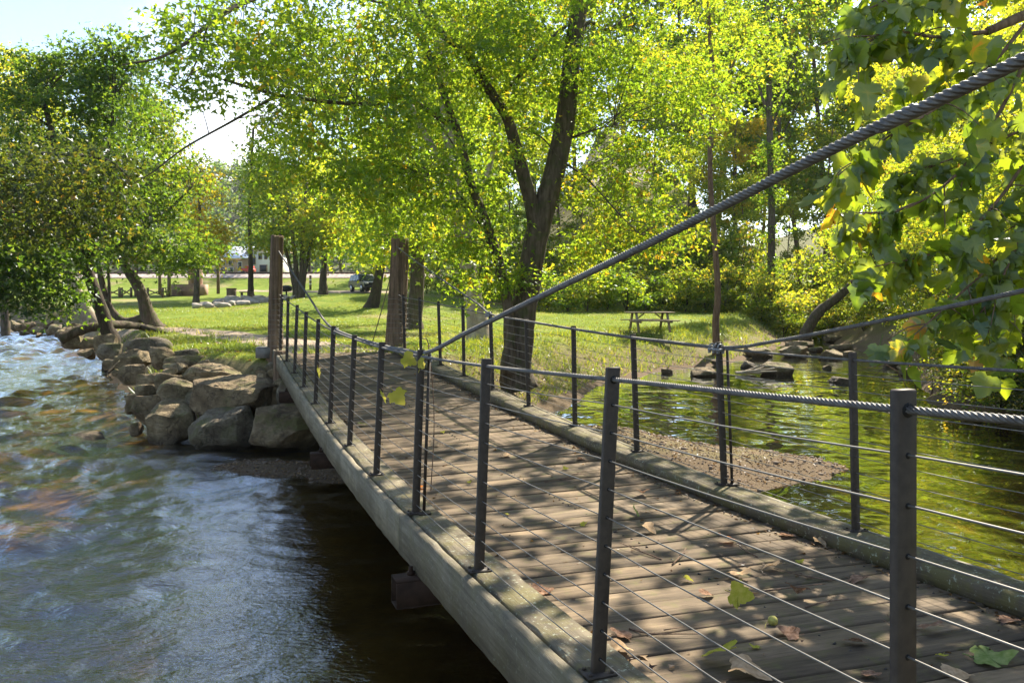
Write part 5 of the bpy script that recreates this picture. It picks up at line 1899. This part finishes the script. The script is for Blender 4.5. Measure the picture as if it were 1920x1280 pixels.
# nearest, in-frame leaves as parts, the rest joined
pxl = CX + F * pos[:, 0] / pos[:, 1]
pyl = HY - F * (pos[:, 2] - HC) / pos[:, 1]
inview = (pxl > 1480) & (pxl < 1960) & (pyl > -40) & (pyl < 720)
order = np.argsort(np.where(inview, pos[:, 1], 99))
leaf_meshes = []
for i, (V, fs) in enumerate(SV):
    for tt_ in (.15, .35, .5, .62, .74, .86, .97):
        no_ = len(OUT)
        tv_ = np.full(len(V), tt_)
        tv_[no_:2 * no_] += .10 * np.random.default_rng(i).normal(0, 1, no_)
        tv_[2 * no_] += .18
        leaf_meshes.append(mesh_np('leaf', V, fs, LEAF['sycamore'], True, np.clip(tv_, 0, 1)))
SVAL = (.15, .35, .5, .62, .74, .86, .97)
from mathutils import Matrix
rest = MB()
rest_t = []
rl = np.array(root.location)
for cnt, i in enumerate(order):
    size = rs.uniform(.095, .20)
    D = norm(np.array([rs.normal(0, .55), rs.normal(0, .55), -1.0 + rs.normal(0, .25)]) + dirs[i] * .5)
    N_ = rs.normal(0, 1, 3) + np.array([-.25, -.5, .65])
    N_ = norm(N_ - D * (N_ @ D))
    S2 = np.cross(N_, D)
    R = np.stack([D, S2, N_], 1)
    ti = int(np.clip(rs.choice(7, p=[.19, .28, .24, .16, .09, .03, .01]), 0, 6))
    vi = int(rs.integers(0, 8))
    c = pos[i] + D * size * .42
    if cnt < 300:
        o = link('leaf', leaf_meshes[vi * 7 + ti], root)
        M = Matrix([[*(R[r] * size), (c - rl)[r]] for r in range(3)] + [[0, 0, 0, 1]])
        o.matrix_local = M
    else:
        V, fs = SV[vi]
        rest.add((V * size) @ R.T + c, fs)
        rest_t.append(np.full(len(V), SVAL[ti]))
so = np.random.default_rng(909)
V, T, tn, _c = crown([(3.4, 9.0, 7.3, 2.2, 2.2, .7, 40), (5.6, 10.5, 8.0, 2.6, 2.6, .9, 58), (1.6, 11.0, 8.2, 1.8, 2.0, .6, 30), (4.0, 13.0, 8.8, 2.2, 2.2, .8, 46), (7.0, 7.5, 6.6, 2.2, 2.2, .8, 50), (4.6, 6.6, 5.8, 1.5, 1.3, .5, 16)],
                     16, .19, so, .55, 'star', .5, (.4, .2))
part(root, 'crown', V, T, LEAF['sycamore'], False, tn)  # unseen upper sycamore leaves above the frame, added to dapple the deck with shade
part(root, 'leaves', rest.V, rest.F, LEAF['sycamore'], True, np.concatenate(rest_t), kind='stuff')

# ------------------------------------------------------------------ fallen leaves and twigs on the deck
def solid_leaf(name, col, col2, tr=.3):
    t = NT(name)
    nz = t.noise(t.obj(), 6, 5)
    c = t.ramp(nz, [(.35, col), (.65, col2)])
    d = t.n('BsdfDiffuse')
    t.l(c, d.inputs[0])
    l = t.n('BsdfTranslucent')
    t.l(c, l.inputs[0])
    m_ = t.n('MixShader')
    m_.inputs[0].default_value = tr
    t.l(d.outputs[0], m_.inputs[1])
    t.l(l.outputs[0], m_.inputs[2])
    t.l(m_.outputs[0], t.out.inputs[0])
    return t.m


LB = solid_leaf('dry_brown_leaf', (.16, .09, .055), (.33, .21, .14), .2)
LT = solid_leaf('tan_leaf', (.33, .22, .12), (.50, .36, .22), .2)
LO = solid_leaf('orange_leaf', (.55, .15, .02), (.62, .24, .05), .35)
LY = solid_leaf('yellow_green_leaf', (.36, .36, .04), (.50, .44, .09), .4)
LGR = solid_leaf('green_leaf', (.16, .22, .06), (.28, .32, .12), .3)
dl = {m_.name: [] for m_ in (LB, LT, LO, LY, LGR)}
for m_ in (LB, LT, LO, LY, LGR):
    for i in range(4):
        V, fs = syc_leaf(500 + i * 3 + len(m_.name), -.25 if i % 2 else .3, .35, .25 if i else 0)
        V[:, 2] += .12 * np.sin(5 * V[:, 0] + i) * np.abs(V[:, 1])
        V[:, :2] -= (.4, 0)
        dl[m_.name].append(mesh_np('fallen_leaf', V, fs, m_, True))
ri = np.random.default_rng(606)


def drop_leaf(x, y, size, m_, label, group=None, tilt=(0, 0), vi=None):
    p_ = deck_at(x, y)
    vi = int(ri.integers(0, 4)) if vi is None else vi
    me = dl[m_.name][vi]
    o = link('fallen_leaf', me, None, label=label, category='leaf', group=group)
    o.rotation_euler = (tilt[0] + ri.normal(0, .12), tilt[1] + ri.normal(0, .12), ri.uniform(0, 6.28) if not tilt[0] else tilt[1])
    o.scale = (size,) * 3
    zs = np.array([(o.rotation_euler.to_matrix() @ v.co).z for v in me.vertices]) * size
    p_[2] -= zs.min() - .004
    o.location = p_
    return o


o = drop_leaf(1385, 1140, .115, LY, 'large yellow green leaf standing up on the planks near the front', tilt=(1.25, .1), vi=1)
drop_leaf(1365, 1018, .10, LO, 'bright orange leaf curled on the planks', vi=2)
drop_leaf(785, 916, .10, LO, 'orange red leaf at the foot of the post with the anchor rod', vi=1)
drop_leaf(1158, 1225, .12, LT, 'tan leaf lying right of the nearest slanting left post', vi=0)
drop_leaf(1345, 1245, .14, LY, 'pale yellow leaf near the bottom edge between the near posts', vi=2)
drop_leaf(1400, 1270, .15, LT, 'big tan leaf cut by the bottom edge of the picture', vi=0)
drop_leaf(1515, 985, .09, LB, 'reddish brown leaf standing against the right curb', tilt=(1.0, .4))
drop_leaf(1860, 1240, .16, LGR, 'pale green leaf near the bottom right corner', vi=1)
drop_leaf(1300, 912, .12, LGR, 'pale grey green leaf by the right curb near the anchor rod', vi=2)
drop_leaf(1190, 970, .09, LGR, 'green leaf standing on the planks left of the deck middle', tilt=(.9, 1.0))
drop_leaf(725, 884, .09, LY, 'yellow leaf on the left curb near the fourth far post', vi=0)
drop_leaf(680, 798, .10, LGR, 'mint green leaf on the deck behind the left railing', vi=2)
for x, y in [(1200, 925), (1265, 900), (1445, 1068), (1480, 1005), (1545, 1020), (1580, 1025), (1385, 1085), (1500, 1120), (1610, 1090), (1600, 1210), (1480, 1190), (1165, 1195), (1240, 895), (1085, 828), (1050, 805), (820, 835), (985, 760), (870, 715), (1735, 1075), (1790, 1100), (1850, 1125), (1890, 1165),
             (1020, 1105), (1005, 1118), (905, 1010), (1600, 1040), (1420, 970), (1330, 1115), (1750, 1180), (1650, 1030), (1090, 870), (750, 760), (800, 720), (960, 860), (690, 745), (1220, 1000), (1630, 1270), (1800, 1270)]:
    drop_leaf(x + ri.normal(0, 6), y + ri.normal(0, 3), ri.uniform(.06, .12), LB if ri.random() < .7 else LT, 'dry brown leaf curled on the deck planks', 'dry leaves on the deck')
for x, y in [(950, 965), (830, 812), (1095, 985), (1060, 880), (1500, 1055), (1290, 1090), (1415, 1215), (1210, 860), (1130, 1070), (1680, 1110), (1765, 1235), (880, 905)]:
    drop_leaf(x, y, ri.uniform(.035, .055), LY, 'small yellow leaf flake on the deck planks', 'yellow flakes on the deck')
# grit, bark and leaf crumbs gathered along the curbs and in the joints
nd = 1500
td = ri.uniform(TK(-1.8), TK(10.8), nd)
edge_ = ri.random(nd)
dd_ = np.where(edge_ < .5, DR - .17 - np.abs(ri.normal(0, .07, nd)), np.where(edge_ < .68, DL + .17 + np.abs(ri.normal(0, .06, nd)), ri.uniform(DL + .2, DR - .2, nd)))
zd_ = ztop(dd_, td) - .096
Pd = np.stack([dd_ * math.cos(TH) - td * math.sin(TH), td * math.cos(TH) + dd_ * math.sin(TH), zd_], 1)
V, T = litter(Pd, ri.uniform(.012, .05, nd), ri)
link('deck_debris', mesh_np('deck_debris', V, T, LEAF['litter'], False, np.repeat(np.clip(ri.normal(.45, .25, nd), 0, 1), 6)), kind='stuff', label='leaf crumbs and grit gathered along the deck curbs', category='debris')
# green seed ball
p_ = deck_at(1449, 1172)
V, Fc = ICO[3]
V = V * .022 * (1 + .05 * np.sin(20 * V[:, :1]) * np.sin(23 * V[:, 1:2]))
m = MB().add(V + p_ + (0, 0, .022), Fc)
m.tube(resample([p_ + (0, 0, .03), p_ + (-.03, .0, .01), p_ + (-.05, -.05, .006)], 6), .0015, 4)
single('seed_ball', m.V, m.F, plain('seed_ball_green', (.33, .30, .07), .8, 0, .3, 60), p_, 'round green seed ball with thin stalk on the planks', 'seed', smooth=True)
for x, y, L, a in [(1240, 1050, .35, 2.2), (1260, 1060, .3, 1.1), (1020, 905, .3, .4), (1050, 900, .4, .9), (1430, 1110, .35, .2), (1560, 1090, .3, 2.6), (1420, 1045, .22, 1.8), (1180, 1180, .3, -.3), (990, 830, .5, .2), (930, 790, .4, .5), (1510, 1140, .25, .3), (880, 745, .5, .1), (1700, 1210, .3, 1.4)]:
    p_ = deck_at(x, y)
    e = p_ + np.array([L * math.cos(a), L * math.sin(a), .015])
    m = MB().tube(resample([p_ + (0, 0, .006), (p_ + e) / 2 + ri.normal(0, .02, 3) * (1, 1, .2) + (0, 0, .01), e + (0, 0, .004)], 7), np.linspace(.0045, .002, 7), 5)
    q_ = (p_ + e) / 2
    b_ = ri.uniform(-1, 1)
    m.tube([q_ + (0, 0, .01), q_ + np.array([.3 * L * math.cos(a + b_), .3 * L * math.sin(a + b_), .012])], np.array([.003, .0015]), 4)
    single('twig', m.V, m.F, BARK_RED, p_, 'thin dry twig lying on the deck planks', 'twig', 'twigs on the deck', smooth=True)
# vine shoot climbing the left railing, with a big yellow leaf
kx = posts[(-1, 3)]
ps = loc2w(kx[0] + .09, kx[1] - .05, kx[2] + .15)
pe = loc2w(kx[0] + .10, kx[1] + .05, kx[2] + 1.1)
root = thing('vine_shoot', 'thin vine on the left railing with one big yellow leaf beside the anchor rod', 'vine', ps)
tip1, tip2, tip3 = at(748, 748, 5.7), at(716, 735, 5.8), at(792, 640, 5.45)
m = MB().tube(resample([ps, (ps + pe) / 2 + (.03, 0, 0), pe, tip3 + (0, 0, .02)], 14), .0035, 5)
m.tube(resample([(ps + pe) / 2 + (.03, 0, 0), at(745, 770, 5.65), at(725, 745, 5.75), tip2 + (0, 0, .03)], 10), .0025, 4)
part(root, 'stem', m.V, m.F, BARK_RED, True)
for i, (c, s, D, N_, m_) in enumerate([(at(738, 733, 5.7), .125, (.55, 0, -.8), (-.3, -1, .2), LY), (tip2, .09, (.2, .2, -1), (-1, -.5, 0), LY), (at(788, 690, 5.45), .10, (.1, 0, .9), (-.8, -.5, 0), LY), (at(756, 668, 5.6), .11, (.9, .1, -.5), (.1, -1, .6), LY), (at(597, 690, 9.9), .12, (0, 0, -1), (-1, -.6, .2), LY)]):
    D = norm(np.array(D, float))
    N_ = np.array(N_, float)
    N_ = norm(N_ - D * (N_ @ D))
    R = np.stack([D, np.cross(N_, D), N_], 1)
    V, fs = syc_leaf(700 + i, .15, .15, .3)
    part(root, 'leaf', (V * s) @ R.T + c, fs, m_, True)

# ------------------------------------------------------------------ picnic table
pb = ground_at(1218, 622, 25, 45)
root = thing('picnic_table', 'weathered wooden picnic table standing on the lawn near the creek', 'picnic table', pb, None, .12)


def lp(o, name, mbx, mat, label=None):
    return link(name, mesh_np(name, mbx.V, mbx.F, mat), o, label=label)


for i in range(5):
    lp(root, 'table_plank', MB().box((0, -.30 + .15 * i, .755), (1.85, .14, .04)), TABLEWOOD)
for sy in (-1, 1):
    for j in range(2):
        lp(root, 'bench_plank', MB().box((0, sy * (.62 + .14 * j), .45), (1.95, .13, .04)), TABLEWOOD)
for sx in (-.62, .62):
    for sy in (-1, 1):
        lp(root, 'leg', MB().beam((sx, sy * .28, .735), (sx, sy * .68, 0), .09, .045), TABLEWOOD)
    lp(root, 'bench_support', MB().beam((sx + .05, -.80, .40), (sx + .05, .80, .40), .045, .09), TABLEWOOD)
    lp(root, 'brace', MB().beam((sx + .0, 0, .42), (sx * .35, 0, .72), .07, .04), TABLEWOOD)

# ------------------------------------------------------------------ parked car
CARP = NT('car_paint')
CARP = CARP.bsdf((.035, .05, .065), .22, .3, .6)
GLASS = NT('car_glass').bsdf((.02, .03, .035), .06, 0, .8)
RUB = plain('tyre_rubber', (.02, .02, .02), .8)
CHR = plain('bright_metal', (.5, .5, .5), .3, .8)
BLK = plain('black_plastic', (.018, .018, .02), .6)
LENS = NT('lamp_lens').bsdf((.6, .6, .58), .15, 0, .6)
cp = at(684, 546, 84)
cp[2] = h1(cp[0], cp[1]) + .06
car = thing('parked_car', 'dark blue off-road car parked on the lane beyond the lawn', 'car', cp, None, math.radians(-58))
# car local: x forward, y left
prof = [(-2.15, .48), (-2.2, .95), (-2.12, 1.05), (1.05, 1.08), (1.95, 1.0), (2.15, .90), (2.18, .50)]
n = len(prof)
V = []
for y, ins in ((-.92, .0), (.92, .0)):
    V += [(x, y, z) for x, z in prof]
V = np.array(V)
m = MB().add(V, [np.array([[i, (i + 1) % n, n + (i + 1) % n, n + i] for i in range(n)])])
m.add(np.array([(x, -.925, z) for x, z in prof] + [(0, -.925, .7)]), np.array([[n, (i + 1) % n, i] for i in range(n)]))
m.add(np.array([(x, .925, z) for x, z in prof] + [(0, .925, .7)]), np.array([[n, i, (i + 1) % n] for i in range(n)]))
# cabin
cab = np.array([(-2.1, -.88, 1.05), (.95, -.88, 1.07), (.95, .88, 1.07), (-2.1, .88, 1.05), (-1.95, -.74, 1.72), (.25, -.74, 1.76), (.25, .74, 1.76), (-1.95, .74, 1.72)])
m.add(cab, BOXF)
m.box((-.9, 0, 1.79), (1.9, 1.1, .04))
lp(car, 'body', m, CARP)
lp(car, 'windscreen', MB().add(np.array([(.93, -.76, 1.12), (.93, .76, 1.12), (.34, .66, 1.70), (.34, -.66, 1.70)]) + (.025, 0, 0), np.array([[0, 1, 2, 3]])), GLASS)
for sy in (-1, 1):
    for x0, x1 in ((-1.95, -1.2), (-1.12, -.32), (-.24, .5)):
        xt = min(x1, .22) if x1 > 0 else x1
        mm_ = MB().add(np.array([(x0, sy * .875, 1.14), (x1, sy * .875, 1.14), (xt, sy * .765, 1.64), (x0 + .03, sy * .765, 1.64)]) + (0, sy * .012, 0), np.array([[0, 1, 2, 3]]))
        lp(car, 'window', mm_, GLASS)
    for x in (-1.35, 1.4):
        w_ = lp(car, 'wheel', MB().tube([(x, sy * .70, .39), (x, sy * .95, .39)], .39, 20), RUB)
        link('rim', mesh_np('rim', *[q for q in (lambda mb_: (mb_.V, mb_.F))(MB().tube([(x, sy * .945, .39), (x, sy * .965, .39)], .24, 16))], CHR), w_)
    lp(car, 'headlight', MB().box((2.14, sy * .66, .86), (.09, .34, .15)), LENS)
    lp(car, 'mirror', MB().box((.72, sy * 1.0, 1.15), (.12, .2, .16)), BLK)
lp(car, 'grille', MB().box((2.17, 0, .82), (.06, .9, .22)), BLK)
lp(car, 'bumper', MB().box((2.2, 0, .52), (.16, 1.8, .24)), BLK)
lp(car, 'rear_window', MB().add(np.array([(-2.1, -.7, 1.15), (-2.1, .7, 1.15), (-2.0, .62, 1.62), (-2.0, -.62, 1.62)]) + (-.03, 0, 0), np.array([[0, 3, 2, 1]])), GLASS)

# ------------------------------------------------------------------ railway, embankment dressing
RUST = plain('rail_steel', (.09, .065, .05), .6, .4)
TIE = plain('tie_wood', (.07, .055, .045), .9)
BAL = plain('ballast_gravel', (.36, .30, .26), .95, 0, .35, 3)
# ballast bed on top of the embankment, along X
m = MB()
xs = np.linspace(-150, 20, 120)
Pb = []
for y, dz in ((100.2, .05), (101.2, .30), (105.2, .30), (106.2, .05)):
    Pb.append(np.column_stack([xs, np.full(120, y), np.interp(y, LAWN_Y, LAWN_Z) + dz + np.maximum(0, .26 * 0 * xs)]))
Pb = np.stack(Pb, 1)
for k_ in range(120):
    hh = H(Pb[k_, :, :2])
    Pb[k_, :, 2] = np.maximum(Pb[k_, :, 2], hh + [.02, .28, .28, .02])
i = np.arange(119)[:, None] * 4
j = np.arange(3)[None, :]
q = np.stack([i + j, i + j + 1, i + 5 + j, i + 4 + j], -1).reshape(-1, 4)
link('railway_ballast', mesh_np('railway_ballast', Pb.reshape(-1, 3), q, BAL, True), kind='structure')
zr = np.interp(xs, xs, Pb[:, 1, 2])
root = thing('railway_track', 'single railway track running across behind the lawn', 'railway', (-60, 103, float(zr[60])))
for y in (102.5, 103.95):
    P = np.column_stack([xs, np.full(120, y), zr + .20])
    V, f = tube(P, .08, 4)
    part(root, 'rail', V, f, RUST)
m = MB()
for x in np.arange(-148, 18, .62):
    m.box((x, 103.2, float(np.interp(x, xs, zr)) + .06), (.23, 2.6, .12))
part(root, 'ties', m.V, m.F, TIE, kind='stuff')

# marker post, grill, timber block, stone terrace
WHITE = plain('white_band', (.7, .68, .63), .7)
PW = plain('post_wood', (.13, .095, .065), .9, 0, .3, 8)
p_ = ground_at(582, 543, 60, 95)
root = thing('marker_post', 'dark post with pale bands left of the single trunk tree', 'post', p_)
m = MB().tube([p_, p_ + (0, 0, 1.6)], .13, 10)
part(root, 'post', m.V, m.F, PW)
for z_ in (.55, 1.0):
    V, f = tube([p_ + (0, 0, z_), p_ + (0, 0, z_ + .16)], .136, 12)
    part(root, 'band', V, f, WHITE)
p_ = at(537, 545, 72)
p_[2] = h1(p_[0], p_[1])
root = thing('grill', 'small black grill standing on the grass beside the river side tower', 'grill', p_)
V, f = tube([p_ + (0, 0, .0), p_ + (0, 0, .5)], .07, 8)
part(root, 'leg', V, f, BLK)
V, f = tube(resample([p_ + (0, 0, .5), p_ + (0, 0, .62), p_ + (0, 0, .9), p_ + (0, 0, 1.05)], 8), np.array([.2, .38, .45, .47, .47, .45, .38, .15]), 14)
part(root, 'bowl', V, f, BLK, True)

STN = plain('terrace_stone', (.34, .30, .25), .9, 0, .3, 4)
root_t = None
for ti, (x0, x1, yb, hpx, Y) in enumerate([(358, 432, 576, 9, 53), (372, 470, 571, 9, 55), (400, 500, 563, 9, 58), (410, 505, 555, 9, 61), (420, 560, 548, 9, 64)]):
    a, b = at(x0, yb, Y), at(x1, yb, Y)
    zg = h1((a[0] + b[0]) / 2, Y)
    if root_t is None:
        root_t = thing('stone_terrace', 'low stepped stone seating rows on the lawn left of the log tower', 'stone steps', (float(a[0]), float(Y), zg))
    x = a[0]
    while x < b[0]:
        L = min(ri.uniform(.5, 1.3), b[0] - x + .1)
        V, Fc = rock_mesh((L, .6, .42), int(x * 100) % 999, 2, 8, 1)
        part(root_t, 'stone', V + np.array([x + L / 2, Y + ri.normal(0, .06), h1(x, Y) + .12 + .03 * ti + ri.normal(0, .02)]), Fc, STN, True)
        x += L + .04
p_ = at(434, 549, 66)
p_[2] = h1(p_[0], p_[1])
m = MB().box((p_[0], p_[1], p_[2] + .45), (.62, .5, .9))
m.box((p_[0], p_[1], p_[2] + .93), (.7, .58, .06))
single('timber_block', m.V, m.F, PW, p_, 'square brown timber block behind the stone seating rows', 'block')
a, b = at(450, 540, 70), at(475, 540, 70)
zg = h1(a[0], 70)
root = thing('wooden_bench', 'plain plank bench behind the stone seating rows', 'bench', (float(a[0]), 70.0, zg))
part(root, 'seat', *box(((a[0] + b[0]) / 2, 70, zg + .55), (b[0] - a[0], .4, .09)), PW)
for x in (a[0] + .15, b[0] - .15):
    part(root, 'leg', *box((x, 70, zg + .25), (.12, .3, .5)), PW)

# ------------------------------------------------------------------ pavilion with stone chimney
Yp = 74.0
SH = plain('roof_shingle', (.30, .24, .20), .9, 0, .2, 3)
BRK = plain('chimney_stone', (.30, .20, .15), .9, 0, .4, 1.5)
pa, pbb = at(255, 556, Yp), at(372, 556, Yp)
zg = h1((pa[0] + pbb[0]) / 2, Yp) + .02
root = thing('pavilion', 'open timber pavilion with sloping shingle roof behind the bent tree', 'pavilion', (float((pa[0] + pbb[0]) / 2), Yp, zg))
for x, y in ((pa[0], Yp), (at(317, 0, Yp)[0], Yp), (pbb[0], Yp), (pa[0], Yp + 5), (pbb[0], Yp + 5)):
    V, f = tube([(x, y, h1(x, y) - .1), (x, y, zg + 2.9)], .15, 10)
    part(root, 'post', V, f, PW)
part(root, 'beam', *box(((pa[0] + pbb[0]) / 2, Yp, zg + 3.0), (pbb[0] - pa[0] + .6, .22, .24)), PW)
part(root, 'beam', *box(((pa[0] + pbb[0]) / 2, Yp + 5, zg + 3.0), (pbb[0] - pa[0] + .6, .22, .24)), PW)
xl, xr = pa[0] - .8, pbb[0] - .6
xm = (xl + xr) / 2
R_ = [(xl, zg + 3.1), (xm, zg + 5.0), (xr, zg + 3.1)]
for (x0, z0), (x1, z1) in ((R_[0], R_[1]), (R_[1], R_[2])):
    for r_ in range(6):
        f0, f1 = r_ / 6, (r_ + 1) / 6
        za_, zb_ = z0 + (z1 - z0) * f0, z0 + (z1 - z0) * f1
        xa_, xb_ = x0 + (x1 - x0) * f0, x0 + (x1 - x0) * f1
        m = MB().beam((xa_, Yp - .8 + .0, za_), (xb_, Yp - .8, zb_), .01, .1)
        V = np.array([(xa_, Yp - .9, za_ + .1), (xb_, Yp - .9, zb_ + .14), (xb_, Yp + 5.9, zb_ + .14), (xa_, Yp + 5.9, za_ + .1)])
        V = np.vstack([V - (0, 0, .12), V])
        part(root, 'shingle_course', V, BOXF, SH)
ch = at(346, 556, Yp)
m = MB().box((ch[0], Yp + 2.6, zg + 2.9), (1.0, .9, 5.8))
m.box((ch[0] - .5, Yp + 2.5, zg + .55), (3.0, 1.1, 1.1))
chm = part(root, 'chimney', m.V, m.F, BRK)
for r_ in range(7):
    for cc in range(2):
        V, Fc = rock_mesh((.52, .16, .6), 900 + r_ * 2 + cc, 2, 8, 1)
        link('stone', mesh_np('stone', V + np.array([ch[0] - .25 + .5 * cc, Yp + 2.12, zg + .9 + .66 * r_]) - np.array(root.location), Fc, BRK, True), chm)
# picnic table under the pavilion
tp = at(322, 556, Yp + 1.0)
zt_ = h1(tp[0], tp[1])
o = copy_tree([q for q in scene.objects if q.name == 'picnic_table'][0])
o.location = (tp[0], tp[1], zt_)
o.rotation_euler = (0, 0, .1)
o['label'] = 'dark picnic table under the pavilion roof beside the stone chimney'
# split rail fence sections beside it
for (xa, xb) in ((277, 305), (200, 224), (228, 246)):
    a, b = at(xa, 555, 72), at(xb, 555, 72)
    za, zb = h1(a[0], 72), h1(b[0], 72)
    root = thing('rail_fence', {277: 'low wooden fence panel with crossed rails beside the pavilion post', 200: 'low wooden fence panel left of the bent tree trunk', 228: 'short low wooden fence panel behind the bent tree trunk'}[xa], 'fence', (float(a[0]), 72.0, za), 'low fence panels by the pavilion')
    for x, z in ((a[0], za), (b[0], zb)):
        part(root, 'post', *box((x, 72, z + .38), (.16, .16, .9)), PW)
    for z0, z1 in ((.2, .62), (.62, .2)):
        part(root, 'rail', *beam((a[0] + .08, 72, za + z0), (b[0] - .08, 72 + (.06 if z0 > .4 else -.06), zb + z1), .05, .09), PW)

# ------------------------------------------------------------------ house under construction beyond the railway, and its machine
Yh = 150.0
OSB = plain('sheathing_board', (.34, .24, .16), .85, 0, .15, 1.0)
DKW = plain('dark_opening', (.035, .04, .05), .6)  # flat dark fill; shade inside the window openings is put into its colour
MROOF = plain('bare_metal_roof', (.72, .74, .76), .25, .6, .05)
TRIMW = plain('pale_trim', (.62, .60, .56), .8)
ha, hb = at(408, 512, Yh), at(462, 512, Yh)
zg = h1(ha[0], Yh)
root = thing('unfinished_house', 'unfinished house with bright metal roof beyond the railway', 'house', (float(ha[0]), Yh, zg))
top = at(0, 484, Yh)[2]
part(root, 'wall', *box(((ha[0] + hb[0]) / 2, Yh + 4, (zg + top) / 2 - .3), (hb[0] - ha[0], 8, top - zg + .6)), OSB)
rt = at(0, 462, Yh + 4)[2]
V = np.array([(ha[0] + .7, Yh - .6, top + .05), (hb[0] + .4, Yh - .6, top + .05), (hb[0] + .4, Yh + 4, rt), (ha[0] + 1.6, Yh + 4, rt)])
V = np.vstack([V - (0, 0, .15), V])
part(root, 'roof', V, BOXF, MROOF)
for px0, px1, py0, py1 in ((414, 424, 488, 497), (428, 436, 488, 497), (446, 454, 490, 508), (414, 422, 501, 509), (427, 438, 501, 510)):
    a, b = at(px0, py1, Yh), at(px1, py0, Yh)
    wn = part(root, 'window', *box(((a[0] + b[0]) / 2, Yh - .03, (a[2] + b[2]) / 2), (b[0] - a[0], .1, b[2] - a[2])), TRIMW)
    link('pane', mesh_np('pane', *[q for q in (lambda r: (r[0] - np.array(root.location), r[1]))(box(((a[0] + b[0]) / 2, Yh - .1, (a[2] + b[2]) / 2), ((b[0] - a[0]) * .8, .06, (b[2] - a[2]) * .85)))], DKW), wn)
ha2, hb2 = at(464, 512, Yh + 1), at(516, 512, Yh + 1)
top2 = at(0, 470, Yh + 1)[2]
root2 = thing('framed_house', 'taller framed house section with open window holes right of the metal roof', 'house', (float(ha2[0]), Yh + 1, zg))
part(root2, 'wall', *box(((ha2[0] + hb2[0]) / 2, Yh + 6, (zg + top2) / 2 - .3), (hb2[0] - ha2[0], 9, top2 - zg + .6)), TRIMW)
part(root2, 'roof', *box(((ha2[0] + hb2[0]) / 2, Yh + 6, top2 + .12), (hb2[0] - ha2[0] + 1, 10, .2)), OSB)
for px0, px1, py0, py1 in ((471, 478, 482, 496), (483, 490, 474, 486), (494, 500, 474, 486), (485, 500, 496, 510)):
    a, b = at(px0, py1, Yh + 1), at(px1, py0, Yh + 1)
    wn = part(root2, 'window', *box(((a[0] + b[0]) / 2, Yh + 1.45, (a[2] + b[2]) / 2), (b[0] - a[0], .1, b[2] - a[2])), OSB)
    link('pane', mesh_np('pane', *[q for q in (lambda r: (r[0] - np.array(root2.location), r[1]))(box(((a[0] + b[0]) / 2, Yh + 1.38, (a[2] + b[2]) / 2), ((b[0] - a[0]) * .8, .06, (b[2] - a[2]) * .85)))], DKW), wn)
REDP = plain('red_machine_paint', (.42, .05, .035), .5)
mp_ = at(466, 509, 140)
mp_[2] = h1(mp_[0], 140)
root = thing('red_machine', 'red flatbed machine parked in front of the unfinished house', 'machine', mp_)
part(root, 'body', *box((mp_[0], 140, mp_[2] + .75), (2.0, 1.6, .55)), REDP)
part(root, 'rail', *box((mp_[0] + .2, 140, mp_[2] + 1.25), (1.2, 1.5, .4)), REDP)
for x in (-.65, .65):
    for y in (-.8, .8):
        V, f = tube([(mp_[0] + x, 140 + y - .12, mp_[2] + .32), (mp_[0] + x, 140 + y + .12, mp_[2] + .32)], .34, 12)
        part(root, 'wheel', V, f, RUB)
part(root, 'ramp', *beam((mp_[0] - 1.0, 140, mp_[2] + .6), (mp_[0] - 2.6, 140, mp_[2] + .08), 1.4, .08), TRIMW)

# ------------------------------------------------------------------ sunlit haze in the valley air
hm = bpy.data.materials.new('haze_air')
hm.use_nodes = True
ht = hm.node_tree
ht.nodes.clear()
ho = ht.nodes.new('ShaderNodeOutputMaterial')
hv_ = ht.nodes.new('ShaderNodeVolumePrincipled')
hv_.inputs['Color'].default_value = (.93, .96, 1, 1)
hv_.inputs['Density'].default_value = .00012
hv_.inputs['Anisotropy'].default_value = .1
ht.links.new(hv_.outputs[0], ho.inputs['Volume'])
V, f = box((0, 188, 60), (640, 480, 126))
V[:, 2] = np.where(V[:, 2] < 60, -3.2, 118)
link('haze', mesh_np('haze', V, f, hm), kind='stuff')
scene.cycles.volume_max_steps = 64
scene.cycles.volume_bounces = 0
